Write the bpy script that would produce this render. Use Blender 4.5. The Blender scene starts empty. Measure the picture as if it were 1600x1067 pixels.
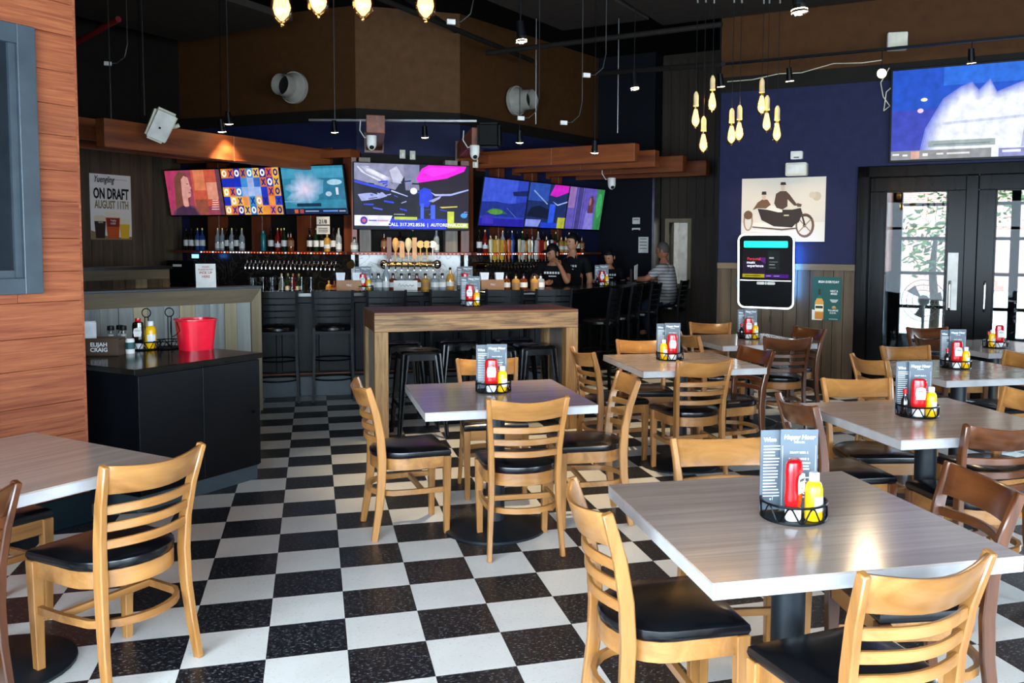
import bpy, bmesh, math, random
from mathutils import Vector, Matrix
random.seed(7)
R = math.radians
scn = bpy.context.scene
COL = scn.collection
# ------------------------------------------------------------------ camera
CAM = Vector((0.4998, -3.4638, 1.585))
yaw, pitch, roll, FPX = 0.28057, -0.069956, 0.0071774, 1377.55
_f = Vector((math.sin(yaw), math.cos(yaw), 0)); _r = Vector((math.cos(yaw), -math.sin(yaw), 0)); _u = Vector((0, 0, 1))
F_ = _f*math.cos(pitch)+_u*math.sin(pitch); u2 = -_f*math.sin(pitch)+_u*math.cos(pitch)
R_ = _r*math.cos(roll)+u2*math.sin(roll); U_ = -_r*math.sin(roll)+u2*math.cos(roll)
cam = bpy.data.cameras.new('camera'); camo = bpy.data.objects.new('camera', cam); COL.objects.link(camo)
M = Matrix((R_, U_, -F_)).transposed().to_4x4(); M.translation = CAM; camo.matrix_world = M
cam.sensor_width = 36; cam.lens = FPX/1600*36
cam.shift_x = -86.88/1600; cam.shift_y = -51.74/1600
cam.clip_start = 0.05; cam.clip_end = 200
scn.camera = camo
# ------------------------------------------------------------------ world, view
w = bpy.data.worlds.new('sky'); scn.world = w; w.use_nodes = True
bg = w.node_tree.nodes['Background']; bg.inputs[0].default_value = (0.68, 0.85, 1.0, 1); bg.inputs[1].default_value = 20.0
scn.view_settings.view_transform = 'Standard'; scn.view_settings.look = 'None'
scn.view_settings.exposure = 0.55; scn.view_settings.gamma = 1; scn.view_settings.use_curve_mapping = False
scn.cycles.max_bounces = 7; scn.cycles.diffuse_bounces = 4; scn.cycles.glossy_bounces = 4
scn.cycles.transparent_max_bounces = 12; scn.cycles.sample_clamp_indirect = 6; scn.cycles.caustics_reflective = False; scn.cycles.caustics_refractive = False
def portal(loc, rz, sx, sz):
    l = bpy.data.lights.new('window_portal', 'AREA'); l.shape = 'RECTANGLE'; l.size = sx; l.size_y = sz; l.cycles.is_portal = True
    o = bpy.data.objects.new('window_portal', l); COL.objects.link(o); o.location = loc; o.rotation_euler = (R(-90), 0, rz)
# ------------------------------------------------------------------ materials
def lin(c):
    if isinstance(c, str):
        c = [int(c[i:i+2], 16)/255 for i in (0, 2, 4)]
        c = [(v/12.92 if v <= .04045 else ((v+.055)/1.055)**2.4) for v in c]
    return (*c[:3], 1)
MATS = {}
def newmat(name):
    m = bpy.data.materials.new(name); m.use_nodes = True; MATS[name] = m
    nt = m.node_tree; return m, nt, nt.nodes['Principled BSDF']
def setp(p, **k):
    for a, v in k.items():
        p.inputs[{'rough': 'Roughness', 'metal': 'Metallic', 'spec': 'Specular IOR Level', 'coat': 'Coat Weight', 'coatr': 'Coat Roughness', 'alpha': 'Alpha', 'trans': 'Transmission Weight', 'ior': 'IOR'}[a]].default_value = v
def plain(name, c, rough=.5, **k):
    m, nt, p = newmat(name); c = lin(c)
    if max(c[:3]) < .03 and 'spec' not in k: k['spec'] = .15
    setp(p, rough=rough, **k)
    nz = nt.nodes.new('ShaderNodeTexNoise'); nz.inputs['Scale'].default_value = 9; nz.inputs['Detail'].default_value = 5
    tc = nt.nodes.new('ShaderNodeTexCoord'); nt.links.new(tc.outputs['Object'], nz.inputs['Vector'])
    cr = nt.nodes.new('ShaderNodeValToRGB')
    cr.color_ramp.elements[0].color = tuple(v*.82 for v in c[:3])+(1,); cr.color_ramp.elements[0].position = .3
    cr.color_ramp.elements[1].color = tuple(min(1, v*1.12) for v in c[:3])+(1,); cr.color_ramp.elements[1].position = .7
    nt.links.new(nz.outputs[0], cr.inputs[0]); nt.links.new(cr.outputs[0], p.inputs['Base Color'])
    return m
def wood(name, c1, c2, axis='x', rough=.45, scale=5, stretch=14, vary=.25, bump=.15, **k):
    m, nt, p = newmat(name); N = nt.nodes.new; L = nt.links.new
    setp(p, rough=rough, **k)
    tc = N('ShaderNodeTexCoord'); mp = N('ShaderNodeMapping'); oi = N('ShaderNodeObjectInfo')
    s = {'x': (1/stretch*3, 3, 3), 'y': (3, 1/stretch*3, 3), 'z': (3, 3, 1/stretch*3)}[axis]
    mp.inputs['Scale'].default_value = [v*scale for v in s]
    L(tc.outputs['Object'], mp.inputs['Vector'])
    ofs = N('ShaderNodeVectorMath'); ofs.operation = 'SCALE'; cx = N('ShaderNodeCombineXYZ')
    for i in range(3): L(oi.outputs['Random'], cx.inputs[i])
    L(cx.outputs[0], ofs.inputs[0]); ofs.inputs['Scale'].default_value = 37
    L(ofs.outputs[0], mp.inputs['Location'])
    nz = N('ShaderNodeTexNoise'); nz.inputs['Scale'].default_value = 1; nz.inputs['Detail'].default_value = 7; nz.inputs['Roughness'].default_value = .62; nz.inputs['Distortion'].default_value = .6
    L(mp.outputs[0], nz.inputs['Vector'])
    cr = N('ShaderNodeValToRGB'); e = cr.color_ramp.elements
    e[0].position = .32; e[0].color = lin(c1); e[1].position = .68; e[1].color = lin(c2)
    L(nz.outputs[0], cr.inputs[0])
    mx = N('ShaderNodeHueSaturation'); mr = N('ShaderNodeMapRange')
    mr.inputs[3].default_value = 1-vary; mr.inputs[4].default_value = 1+vary
    L(oi.outputs['Random'], mr.inputs[0]); L(mr.outputs[0], mx.inputs['Value']); L(cr.outputs[0], mx.inputs['Color'])
    L(mx.outputs[0], p.inputs['Base Color'])
    if bump:
        b = N('ShaderNodeBump'); b.inputs['Strength'].default_value = bump; b.inputs['Distance'].default_value = .01
        L(nz.outputs[0], b.inputs['Height']); L(b.outputs[0], p.inputs['Normal'])
    return m
def emit(name, c, s):
    m, nt, p = newmat(name); setp(p, rough=.3)
    p.inputs['Base Color'].default_value = (0, 0, 0, 1)
    p.inputs['Emission Color'].default_value = lin(c); p.inputs['Emission Strength'].default_value = s
    return m
def artmat(name, strength=0, rough=.5):
    m, nt, p = newmat(name); setp(p, rough=rough, spec=(.04 if strength else .3))
    a = nt.nodes.new('ShaderNodeAttribute'); a.attribute_name = 'Col'
    if strength:
        p.inputs['Base Color'].default_value = (.01, .01, .01, 1)
        nz = nt.nodes.new('ShaderNodeTexNoise'); nz.inputs['Scale'].default_value = 11; nz.inputs['Detail'].default_value = 6; tc = nt.nodes.new('ShaderNodeTexCoord'); nt.links.new(tc.outputs['Object'], nz.inputs['Vector'])
        mr = nt.nodes.new('ShaderNodeMapRange'); mr.inputs[1].default_value = .25; mr.inputs[2].default_value = .75; mr.inputs[3].default_value = .75*strength; mr.inputs[4].default_value = 1.25*strength
        nt.links.new(nz.outputs[0], mr.inputs[0]); nt.links.new(mr.outputs[0], p.inputs['Emission Strength']); nt.links.new(a.outputs['Color'], p.inputs['Emission Color'])
    else: nt.links.new(a.outputs['Color'], p.inputs['Base Color'])
    return m
def thinglass(name, tint=(1, 1, 1), refl=.12, rough=.0):
    m = bpy.data.materials.new(name); m.use_nodes = True; MATS[name] = m; nt = m.node_tree; nt.nodes.clear(); N = nt.nodes.new
    o = N('ShaderNodeOutputMaterial'); t = N('ShaderNodeBsdfTransparent'); g = N('ShaderNodeBsdfGlossy'); mx = N('ShaderNodeMixShader')
    t.inputs[0].default_value = (*tint, 1); g.inputs['Roughness'].default_value = rough; mx.inputs[0].default_value = refl
    nt.links.new(t.outputs[0], mx.inputs[1]); nt.links.new(g.outputs[0], mx.inputs[2]); nt.links.new(mx.outputs[0], o.inputs[0])
    return m
def tilemat(name, base, fleck, dens):
    m, nt, p = newmat(name); N = nt.nodes.new; L = nt.links.new; setp(p, rough=.32, spec=.4)
    g = N('ShaderNodeNewGeometry'); nz = N('ShaderNodeTexNoise'); nz.inputs['Scale'].default_value = 55; nz.inputs['Detail'].default_value = 3; nz.inputs['Roughness'].default_value = .7
    mp = N('ShaderNodeMapping'); mp.inputs['Scale'].default_value = (1, 2.2, 1); mp.inputs['Rotation'].default_value = (0, 0, .5)
    L(g.outputs['Position'], mp.inputs[0]); L(mp.outputs[0], nz.inputs['Vector'])
    cr = N('ShaderNodeValToRGB'); e = cr.color_ramp.elements; e[0].position = dens; e[0].color = lin(base); e[1].position = min(1, dens+.09); e[1].color = lin(fleck)
    L(nz.outputs[0], cr.inputs[0])
    n2 = N('ShaderNodeTexNoise'); n2.inputs['Scale'].default_value = 3.5; n2.inputs['Detail'].default_value = 4; L(g.outputs['Position'], n2.inputs['Vector'])
    mr = N('ShaderNodeMapRange'); mr.inputs[3].default_value = .86; mr.inputs[4].default_value = 1.12; L(n2.outputs[0], mr.inputs[0])
    hs = N('ShaderNodeHueSaturation'); L(mr.outputs[0], hs.inputs['Value']); L(cr.outputs[0], hs.inputs['Color']); L(hs.outputs[0], p.inputs['Base Color'])
    r2 = N('ShaderNodeMapRange'); r2.inputs[3].default_value = .22; r2.inputs[4].default_value = .48; L(n2.outputs[0], r2.inputs[0]); L(r2.outputs[0], p.inputs['Roughness'])
    return m
def marble(name, base, vein):
    m, nt, p = newmat(name); N = nt.nodes.new; L = nt.links.new; setp(p, rough=.2)
    tc = N('ShaderNodeTexCoord'); nz = N('ShaderNodeTexNoise'); nz.inputs['Scale'].default_value = 3; nz.inputs['Detail'].default_value = 8; nz.inputs['Distortion'].default_value = 2.2
    L(tc.outputs['Object'], nz.inputs['Vector'])
    cr = N('ShaderNodeValToRGB'); e = cr.color_ramp.elements
    e[0].position = .47; e[0].color = lin(base); e[1].position = .5; e[1].color = lin(vein); x = e.new(.53); x.color = lin(base)
    L(nz.outputs[0], cr.inputs[0]); L(cr.outputs[0], p.inputs['Base Color']); return m
def brickmat(name):
    m, nt, p = newmat(name); N = nt.nodes.new; L = nt.links.new; setp(p, rough=.9)
    tc = N('ShaderNodeTexCoord'); b = N('ShaderNodeTexBrick'); b.inputs['Scale'].default_value = 3
    b.inputs['Color1'].default_value = (.34, .15, .11, 1); b.inputs['Color2'].default_value = (.42, .2, .15, 1); b.inputs['Mortar'].default_value = (.5, .45, .4, 1)
    mp = N('ShaderNodeMapping'); mp.inputs['Rotation'].default_value = (R(90), 0, 0); L(tc.outputs['Object'], mp.inputs[0]); L(mp.outputs[0], b.inputs['Vector']); L(b.outputs[0], p.inputs['Base Color']); return m

wood('oak', '7e5124', 'b07a42', 'z', .3, 4, 12, .1, .04, coat=.35, coatr=.2)
wood('oak_x', '7e5124', 'b07a42', 'x', .3, 4, 12, .08, .04, coat=.35, coatr=.2)
wood('walnut', '3a1c0c', '693a1c', 'z', .28, 4, 12, .15, .04, coat=.4, coatr=.18)
wood('walnut_x', '3a1c0c', '693a1c', 'x', .28, 4, 12, .12, .04, coat=.4, coatr=.18)
wood('tabletop', '8e7f76', 'a4968d', 'x', .15, 9, 26, .05, .03, spec=.32)
plain('table_edge', 'a5a2a2', .35)
plain('vinyl', '08090d', .24, spec=.5)
plain('black_metal', '05070a', .42, spec=.14)
plain('post_metal', '10161c', .45, spec=.4)
plain('stool_black', '05070a', .2, spec=.4)
plain('black_wood', '0b0a0a', .28, spec=.5)
wood('black_door', '050404', '100e0e', 'z', .2, 3, 14, .1, .12, spec=.07)
plain('station_black', '05070b', .42, spec=.16)
plain('station_top', '15130f', .16)
plain('base_teal', '0d1a20', .4)
plain('slate_frame', '39444c', .45)
plain('slate_glass', '20262b', .15)
wood('plank', '733016', 'a05a33', 'x', .6, 22, 24, .10, .35)
wood('board_brown', '30261a', '584732', 'z', .7, 3, 16, .22, .3)
wood('board_dark', '221a13', '3d2f21', 'z', .7, 3, 16, .25, .3)
wood('board_grey', '747b7d', 'a6aaa4', 'z', .7, 3, 16, .2, .25)
wood('board_cream', '8f8367', 'b3a686', 'z', .7, 3, 16, .15, .25)
wood('board_tan', '9a7748', 'b98f58', 'z', .7, 3, 16, .1, .25)
wood('cap_wood', '524636', '75654c', 'x', .65, 3, 16, .1, .25)
wood('cap_wood_z', '7a6d52', '95866a', 'z', .65, 3, 16, .1, .25)
wood('reclaimed', '4a301b', 'a07a4d', 'x', .6, 14, 14, .06, .4)
wood('reclaimed_z', '6a4b2a', 'a88250', 'z', .6, 12, 14, .1, .4)
wood('reclaimed_top', '4a260f', '7a4820', 'x', .5, 4, 12, .1, .2)
wood('reclaimed_grey', '6a625a', '8f877c', 'z', .7, 4, 12, .1, .4)
wood('beam', '5a2811', '8f4a20', 'x', .5, 3, 14, .12, .25)
wood('shelf_wood', '4a2010', '74361a', 'z', .4, 3, 14, .15, .15)
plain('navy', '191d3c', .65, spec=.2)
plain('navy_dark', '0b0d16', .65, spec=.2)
plain('band_dark', '17130f', .7)
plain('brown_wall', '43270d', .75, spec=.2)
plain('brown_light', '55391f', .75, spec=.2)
plain('ceiling_black', '060505', .9, spec=.1)
plain('cloud_grey', '322d29', .9, spec=.1)
plain('duct', '1a1715', .7)
plain('steel', 'a8a8a6', .3, metal=1)
plain('aluminium', '9c978c', .35, spec=.6)
plain('chrome', 'd8d8d8', .12, metal=1)
plain('brass', 'b08d4e', .2, metal=1)
plain('white_plastic', 'd6d3cb', .45)
plain('cream_plastic', 'c9c2ad', .45)
plain('paper', 'dcd9d2', .7)
plain('white_paint', 'cfd0cc', .6)
plain('red_bucket', 'd4142c', .3)
plain('ketchup_red', 'b80d12', .22, spec=.6)
plain('ketchup_cap', 'd9dadd', .35)
plain('mustard_yellow', 'efb40e', .3)
plain('label_white', 'd8d6d2', .5)
plain('menu_grey', '4c565f', .5)
plain('chalk', 'dfe2e2', .6)
plain('ink_black', '15141a', .6)
plain('ink_gold', '7f7148', .6)
plain('ink_red', 'b03030', .6)
plain('box_brown', '45301f', .6)
plain('box_tan', '9a6b43', .6)
plain('napkin', 'e2e6ea', .8)
plain('rubber', '111111', .7)
plain('skin', 'b07a5a', .55)
plain('skin_tan', '9c6446', .55)
plain('hair_dark', '0d0908', .6)
plain('hair_grey', '4d4541', .7)
plain('shirt_black', '0a0a0c', .8)
plain('jeans', '1a2030', .85)
plain('concrete', 'b9b6b0', .9)
plain('asphalt', '8d8d8c', .9)
plain('leaf', '27431a', .6, spec=.2)
plain('leaf_pale', '466028', .6, spec=.2)
plain('bark', '2c221a', .9)
plain('van_white', 'dcdcdc', .4)
plain('teal_bottle', '0d6a72', .3)
plain('bottle_dark', '120d0a', .12, spec=.7)
plain('bottle_green', '0d2a16', .12, spec=.7)
plain('bottle_amber', '6a2c0a', .12, spec=.7)
plain('bottle_red', '7a1510', .14, spec=.7)
plain('bottle_gold', 'b98a3a', .15, spec=.7)
plain('bottle_clear', '8f979a', .1, spec=.8)
plain('bottle_blue', '1d3d7a', .15, spec=.7)
plain('cap_black', '0e0e0e', .4)
plain('cap_gold', 'a4874a', .3, metal=1)
plain('handle_yellow', 'd8a93a', .35)
plain('handle_orange', 'b4551a', .35)
plain('handle_tan', 'c08c4a', .4)
plain('handle_ivory', 'cbb992', .35)
plain('handle_blue', '2c4c86', .35)
plain('handle_red', '9a1d16', .35)
plain('red_pipe', '7c0f16', .5)
plain('sheet_green', '0f4a45', .5)
marble('marble_white', 'd5d2ca', '9c938a'); marble('marble_dark', '26211e', '4a423b')
plain('counter_black', '0a0909', .15, spec=.5)
tilemat('tile_white', 'd6d6d2', 'b4b1aa', .60); tilemat('tile_black', '101319', '8d9299', .575)
plain('grout', '2c2b2a', .9)
brickmat('brick_far')
artmat('art_print', 0, .55); artmat('art_screen', .8, .25); artmat('art_screen_hi', 1.05, .25); artmat('art_dim', .5, .2)
emit('filament', 'ffc04a', 55); emit('spot_glow', 'ffe2b0', 22); emit('spot_soft', 'ffd9a0', 9); emit('led_white', 'e6f4ff', 4); emit('led_teal', '17e0b8', 1.4); emit('screen_text', 'e8ecff', 1.0); emit('screen_red', 'd8383a', .8)
plain('socket', 'b39b70', .4)
emit('led_red', 'ff6a40', 1.1); emit('led_blue', '4a8cff', 5); emit('led_cool', 'dfe8ff', 2.2); emit('kitchen_glow', 'fff6e6', 5); emit('amber_glass_lit', 'ffdba8', 2.6)
thinglass('glass', (.50, .52, .53), .008); thinglass('pane_glass', (.92, .95, .95), .012); thinglass('amber_glass', (1, .80, .45), .05); thinglass('clear_glass', (.85, .87, .87), .14)
def stripes():
    m, nt, p = newmat('shirt_stripe'); N = nt.nodes.new; setp(p, rough=.85)
    tc = N('ShaderNodeTexCoord'); wv = N('ShaderNodeTexWave'); wv.wave_type = 'BANDS'; wv.bands_direction = 'Z'; wv.inputs['Scale'].default_value = 7; wv.inputs['Distortion'].default_value = .6
    cr = N('ShaderNodeValToRGB'); cr.color_ramp.elements[0].position = .12; cr.color_ramp.elements[0].color = lin('4a4d58'); cr.color_ramp.elements[1].position = .2; cr.color_ramp.elements[1].color = lin('a9a6a2')
    nt.links.new(tc.outputs['Object'], wv.inputs[0]); nt.links.new(wv.outputs[0], cr.inputs[0]); nt.links.new(cr.outputs[0], p.inputs['Base Color'])
stripes()
# ------------------------------------------------------------------ mesh helpers
class MB:
    def __init__(s): s.v = []; s.f = []
    def add(s, vs, fs):
        n = len(s.v); s.v += [tuple(v) for v in vs]; s.f += [tuple(i+n for i in f) for f in fs]; return s
    def box(s, c, d, rz=0, m=None):
        x, y, z = [k/2 for k in d]
        vs = [Vector((a*x, b*y, e*z)) for a in (-1, 1) for b in (-1, 1) for e in (-1, 1)]
        if rz: vs = [Matrix.Rotation(rz, 3, 'Z') @ v for v in vs]
        if m: vs = [m @ v for v in vs]
        vs = [v+Vector(c) for v in vs]
        return s.add(vs, [(0, 1, 3, 2), (4, 6, 7, 5), (0, 4, 5, 1), (2, 3, 7, 6), (0, 2, 6, 4), (1, 5, 7, 3)])
    def b2(s, x0, x1, y0, y1, z0, z1): return s.box(((x0+x1)/2, (y0+y1)/2, (z0+z1)/2), (x1-x0, y1-y0, z1-z0))
    def prism(s, poly, z0, z1):
        n = len(poly)
        vs = [(p[0], p[1], z0) for p in poly]+[(p[0], p[1], z1) for p in poly]
        return s.add(vs, [tuple(range(n-1, -1, -1)), tuple(range(n, 2*n))]+[(i, (i+1) % n, n+(i+1) % n, n+i) for i in range(n)])
    def cyl(s, p0, p1, r0, r1=None, n=12, caps=True):
        r1 = r0 if r1 is None else r1; p0 = Vector(p0); p1 = Vector(p1); t = (p1-p0).normalized()
        a = t.orthogonal().normalized(); b = t.cross(a); vs = []
        for p, r in ((p0, r0), (p1, r1)):
            vs += [p+(a*math.cos(2*math.pi*i/n)+b*math.sin(2*math.pi*i/n))*r for i in range(n)]
        fs = [(i, (i+1) % n, n+(i+1) % n, n+i) for i in range(n)]
        if caps: fs += [tuple(range(n-1, -1, -1)), tuple(range(n, 2*n))]
        return s.add(vs, fs)
    def lathe(s, prof, n=16, c=(0, 0, 0), sx=1, sy=1, cap=True):
        vs = []
        for r, z in prof: vs += [(c[0]+sx*r*math.cos(2*math.pi*i/n), c[1]+sy*r*math.sin(2*math.pi*i/n), c[2]+z) for i in range(n)]
        fs = []
        for k in range(len(prof)-1): fs += [(k*n+i, k*n+(i+1) % n, (k+1)*n+(i+1) % n, (k+1)*n+i) for i in range(n)]
        if cap:
            fs.append(tuple(range(n-1, -1, -1))); m = (len(prof)-1)*n; fs.append(tuple(range(m, m+n)))
        return s.add(vs, fs)
    def sweep(s, pts, a, b, up=(0, 0, 1), closed=False, cap=True):
        """rectangular section a (sideways) x b (along up) along pts; a,b may be lists"""
        pts = [Vector(p) for p in pts]; up = Vector(up); n = len(pts); vs = []
        for i, p in enumerate(pts):
            if closed: t = pts[(i+1) % n]-pts[i-1]
            else: t = pts[min(i+1, n-1)]-pts[max(i-1, 0)]
            t.normalize(); sd = t.cross(up).normalized(); uu = sd.cross(t)
            A = (a[i] if isinstance(a, (list, tuple)) else a)/2; B = (b[i] if isinstance(b, (list, tuple)) else b)/2
            vs += [p+sd*A+uu*B, p-sd*A+uu*B, p-sd*A-uu*B, p+sd*A-uu*B]
        fs = []
        for i in range(n if closed else n-1):
            j = (i+1) % n; fs += [(4*i+k, 4*i+(k+1) % 4, 4*j+(k+1) % 4, 4*j+k) for k in range(4)]
        if cap and not closed: fs += [(3, 2, 1, 0), tuple(4*(n-1)+k for k in range(4))]
        return s.add(vs, fs)
    def tube(s, pts, r, n=6, closed=False):
        pts = [Vector(p) for p in pts]; m = len(pts); vs = []; a = None
        for i, p in enumerate(pts):
            t = (pts[(i+1) % m]-pts[i-1]) if closed else (pts[min(i+1, m-1)]-pts[max(i-1, 0)])
            t.normalize()
            a = t.orthogonal().normalized() if a is None else (a-t*a.dot(t)).normalized()
            b = t.cross(a); rr = r[i] if isinstance(r, (list, tuple)) else r
            vs += [p+(a*math.cos(2*math.pi*k/n)+b*math.sin(2*math.pi*k/n))*rr for k in range(n)]
        fs = []
        for i in range(m if closed else m-1):
            j = (i+1) % m; fs += [(n*i+k, n*i+(k+1) % n, n*j+(k+1) % n, n*j+k) for k in range(n)]
        if not closed: fs += [tuple(range(n-1, -1, -1)), tuple(range(n*(m-1), n*m))]
        return s.add(vs, fs)
    def ring(s, c, r, t, n=20, k=5): return s.tube([(c[0]+r*math.cos(2*math.pi*i/n), c[1]+r*math.sin(2*math.pi*i/n), c[2]) for i in range(n)], t, k, True)
    def ell(s, c, r, nu=14, nv=9):
        prof = [(math.sin(math.pi*i/nv), -math.cos(math.pi*i/nv)) for i in range(nv+1)]
        prof[0] = (.02, -1); prof[-1] = (.02, 1)
        vs = []
        for q, z in prof: vs += [(c[0]+r[0]*q*math.cos(2*math.pi*i/nu), c[1]+r[1]*q*math.sin(2*math.pi*i/nu), c[2]+r[2]*z) for i in range(nu)]
        fs = []
        for k in range(nv): fs += [(k*nu+i, k*nu+(i+1) % nu, (k+1)*nu+(i+1) % nu, (k+1)*nu+i) for i in range(nu)]
        fs += [tuple(range(nu-1, -1, -1)), tuple(range(nv*nu, nv*nu+nu))]
        return s.add(vs, fs)
    def mesh(s, name, mat, smooth=False, bevel=0, seg=1):
        me = bpy.data.meshes.new(name); me.from_pydata(s.v, [], s.f)
        bm = bmesh.new(); bm.from_mesh(me)
        bmesh.ops.recalc_face_normals(bm, faces=bm.faces)
        if bevel: bmesh.ops.bevel(bm, geom=[e for e in bm.edges if len(e.link_faces) == 2 and e.calc_face_angle(0) > .6], offset=bevel, segments=seg, affect='EDGES', clamp_overlap=True)
        if smooth:
            for f in bm.faces: f.smooth = True
            for e in bm.edges:
                if len(e.link_faces) == 2 and e.calc_face_angle(0) > .7: e.smooth = False
        bm.to_mesh(me); bm.free()
        me.materials.append(MATS[mat] if isinstance(mat, str) else mat); return me
    def build(s, name, mat, parent=None, loc=(0, 0, 0), rz=0, smooth=False, bevel=0, seg=1, **tags):
        return obj(name, s.mesh(name, mat, smooth, bevel, seg), parent, loc, rz, **tags)
def obj(name, me, parent=None, loc=(0, 0, 0), rz=0, **tags):
    o = bpy.data.objects.new(name, me); COL.objects.link(o); o.location = loc; o.rotation_euler = (0, 0, rz)
    if parent is not None: o.parent = parent
    for k, v in tags.items(): o[k] = v
    return o
def thing(name, label, cat, loc=(0, 0, 0), rz=0, group=None):
    o = obj(name, None, None, loc, rz); o['label'] = label; o['category'] = cat; o.empty_display_size = .1
    if group: o['group'] = group
    return o
def struct(o): o['kind'] = 'structure'; return o
CH = {}
def copy_tree(o, parent=None):
    c = o.copy(); COL.objects.link(c); c.parent = parent
    for ch in KIDS.get(o.name, []) : copy_tree(ch, c)
    return c
KIDS = {}
def remember(o):
    KIDS.clear()
    for k in COL.objects:
        if k.parent: KIDS.setdefault(k.parent.name, []).append(k)
def place(proto, loc, rz, label, used, group=None):
    if proto.name not in used: used.add(proto.name); o = proto
    else: o = copy_tree(proto)
    o.location = loc; o.rotation_euler = (0, 0, rz); o['label'] = label
    if group: o['group'] = group
    return o
USED = set()
def text(s, size, mat, parent, loc, rot=(R(90), 0, 0), align='CENTER', bold=0.0, name='lettering', sx=1, ext=.0004, shear=0):
    cu = bpy.data.curves.new('t', 'FONT'); cu.body = s; cu.size = size; cu.align_x = align; cu.align_y = 'CENTER'; cu.extrude = ext; cu.offset = bold*size; cu.resolution_u = 2; cu.shear = shear
    t = bpy.data.objects.new('t', cu); COL.objects.link(t)
    dg = bpy.context.evaluated_depsgraph_get(); me = bpy.data.meshes.new_from_object(t.evaluated_get(dg))
    bpy.data.objects.remove(t); bpy.data.curves.remove(cu)
    me.materials.clear(); me.materials.append(MATS[mat])
    o = obj(name, me, parent, loc); o.rotation_euler = rot; o.scale = (sx, 1, 1); return o
def art(name, parent, W, H, shapes, mat, loc=(0, 0, 0), step=.0005):
    """flat print or screen picture in local XZ, facing -Y; shapes in 0..1 coordinates, later ones on top"""
    me = bpy.data.meshes.new(name); vs = []; fs = []; cs = []; step = min(step, .008/len(shapes))
    for i, (c, kind, a) in enumerate(shapes):
        y = -step*(i+1) if i else 0
        if kind == 'r': pts = [(a[0], a[1]), (a[2], a[1]), (a[2], a[3]), (a[0], a[3])]
        elif kind == 'e':
            n = a[4] if len(a) > 4 else 20
            pts = [(a[0]+a[2]*math.cos(2*math.pi*k/n), a[1]+a[3]*math.sin(2*math.pi*k/n)) for k in range(n)]
        else: pts = a
        pts = [(min(1, max(0, p[0])), min(1, max(0, p[1]))) for p in pts]
        n0 = len(vs); vs += [((p[0]-.5)*W, y, (p[1]-.5)*H) for p in pts]
        f = list(range(n0, n0+len(pts)))
        ar = sum(pts[k][0]*pts[(k+1) % len(pts)][1]-pts[(k+1) % len(pts)][0]*pts[k][1] for k in range(len(pts)))
        fs.append(f if ar > 0 else f[::-1]); cs.append(lin(c))
    me.from_pydata(vs, [], fs); at = me.color_attributes.new('Col', 'FLOAT_COLOR', 'CORNER')
    for p, c in zip(me.polygons, cs):
        for li in p.loop_indices: at.data[li].color = c
    me.materials.append(MATS[mat]); o = obj(name, me, parent, loc); return o
def wavy(*pts): return list(pts)
def mix(a, b, t):
    A = [int(a[i:i+2], 16) for i in (0, 2, 4)]; B = [int(b[i:i+2], 16) for i in (0, 2, 4)]
    return ''.join('%02x' % int(x+(y-x)*t) for x, y in zip(A, B))
def soft(c0, c1, x, y, rx, ry, n=8, pw=1.0):
    rn = random.Random(11); jag = [1+.22*rn.uniform(-1, 1) for _ in range(28)]
    return [(mix(c0, c1, ((k+1)/n)**pw), 'p', [(x+rx*(1-k/n)*jag[i]*math.cos(2*math.pi*i/28), y+ry*(1-k/n)*jag[i]*math.sin(2*math.pi*i/28)) for i in range(28)]) for k in range(n)]
def spot(parent, loc, target, energy, col=(1, .78, .5), size=70, blend=.6):
    l = bpy.data.lights.new('lamp_light', 'SPOT'); l.energy = energy; l.color = col; l.spot_size = R(size); l.spot_blend = blend; l.shadow_soft_size = .04
    o = bpy.data.objects.new('lamp_light', l); COL.objects.link(o); o.location = loc
    o.rotation_euler = (Vector(target)-Vector(loc)).to_track_quat('-Z', 'Y').to_euler(); return o
def point(loc, energy, col=(1, .62, .25), r=.03):
    l = bpy.data.lights.new('bulb_light', 'POINT'); l.energy = energy; l.color = col; l.shadow_soft_size = r
    o = bpy.data.objects.new('bulb_light', l); COL.objects.link(o); o.location = loc; return o
# ================================================================== SETTING
ROOM = [(-3.62, -.98), (3.6, -8.2), (11.55, -.19), (5.086, 6.057), (5.23, 6.21), (7.30, 8.28), (5.85, 9.73), (5.63, 9.51), (4.93, 10.22), (2.37, 8.2), (1.04, 8.2), (-1.28, 10.02), (-7, 4.3), (-7, 2.4)]
fl = struct(MB().prism(ROOM, -.15, -.004).build('floor', 'grout'))
ce = struct(MB().prism(ROOM, 4.6, 4.8).build('ceiling', 'ceiling_black'))
T = .3048
def inside(x, y):
    c = False; n = len(ROOM)
    for i in range(n):
        (x1, y1), (x2, y2) = ROOM[i], ROOM[(i+1) % n]
        if (y1 > y) != (y2 > y) and x < (x2-x1)*(y-y1)/(y2-y1)+x1: c = not c
    return c
tw = MB().box((0, 0, -.004), (T-.0012, T-.0012, .008)).mesh('tile', 'tile_white'); tb = MB().box((0, 0, -.004), (T-.0012, T-.0012, .008)).mesh('tile', 'tile_black')
cand = []
for i in range(-16, 36):
    for j in range(-14, 34):
        x, y = (i+.5)*T, (j+.5)*T
        if not inside(x, y): continue
        d = Vector((x, y, 0))-CAM; zz = d.dot(F_)
        vis = False
        if zz > 1:
            px = 886.9+FPX*d.dot(R_)/zz; py = 481.8-FPX*d.dot(U_)/zz
            vis = -40 < px < 1640 and py < 1110
        hid = (x < -.75 and y-x > 2.8) or y > 6.1 or (x+y) > 11.0     # behind the plank wall, the bar or the far wall
        cand.append(((0 if vis and not hid else 1), zz if zz > 1 else 99, i, j, x, y))
cand.sort(key=lambda c: (c[0], c[1]))
rw, rb = MB(), MB()
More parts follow.
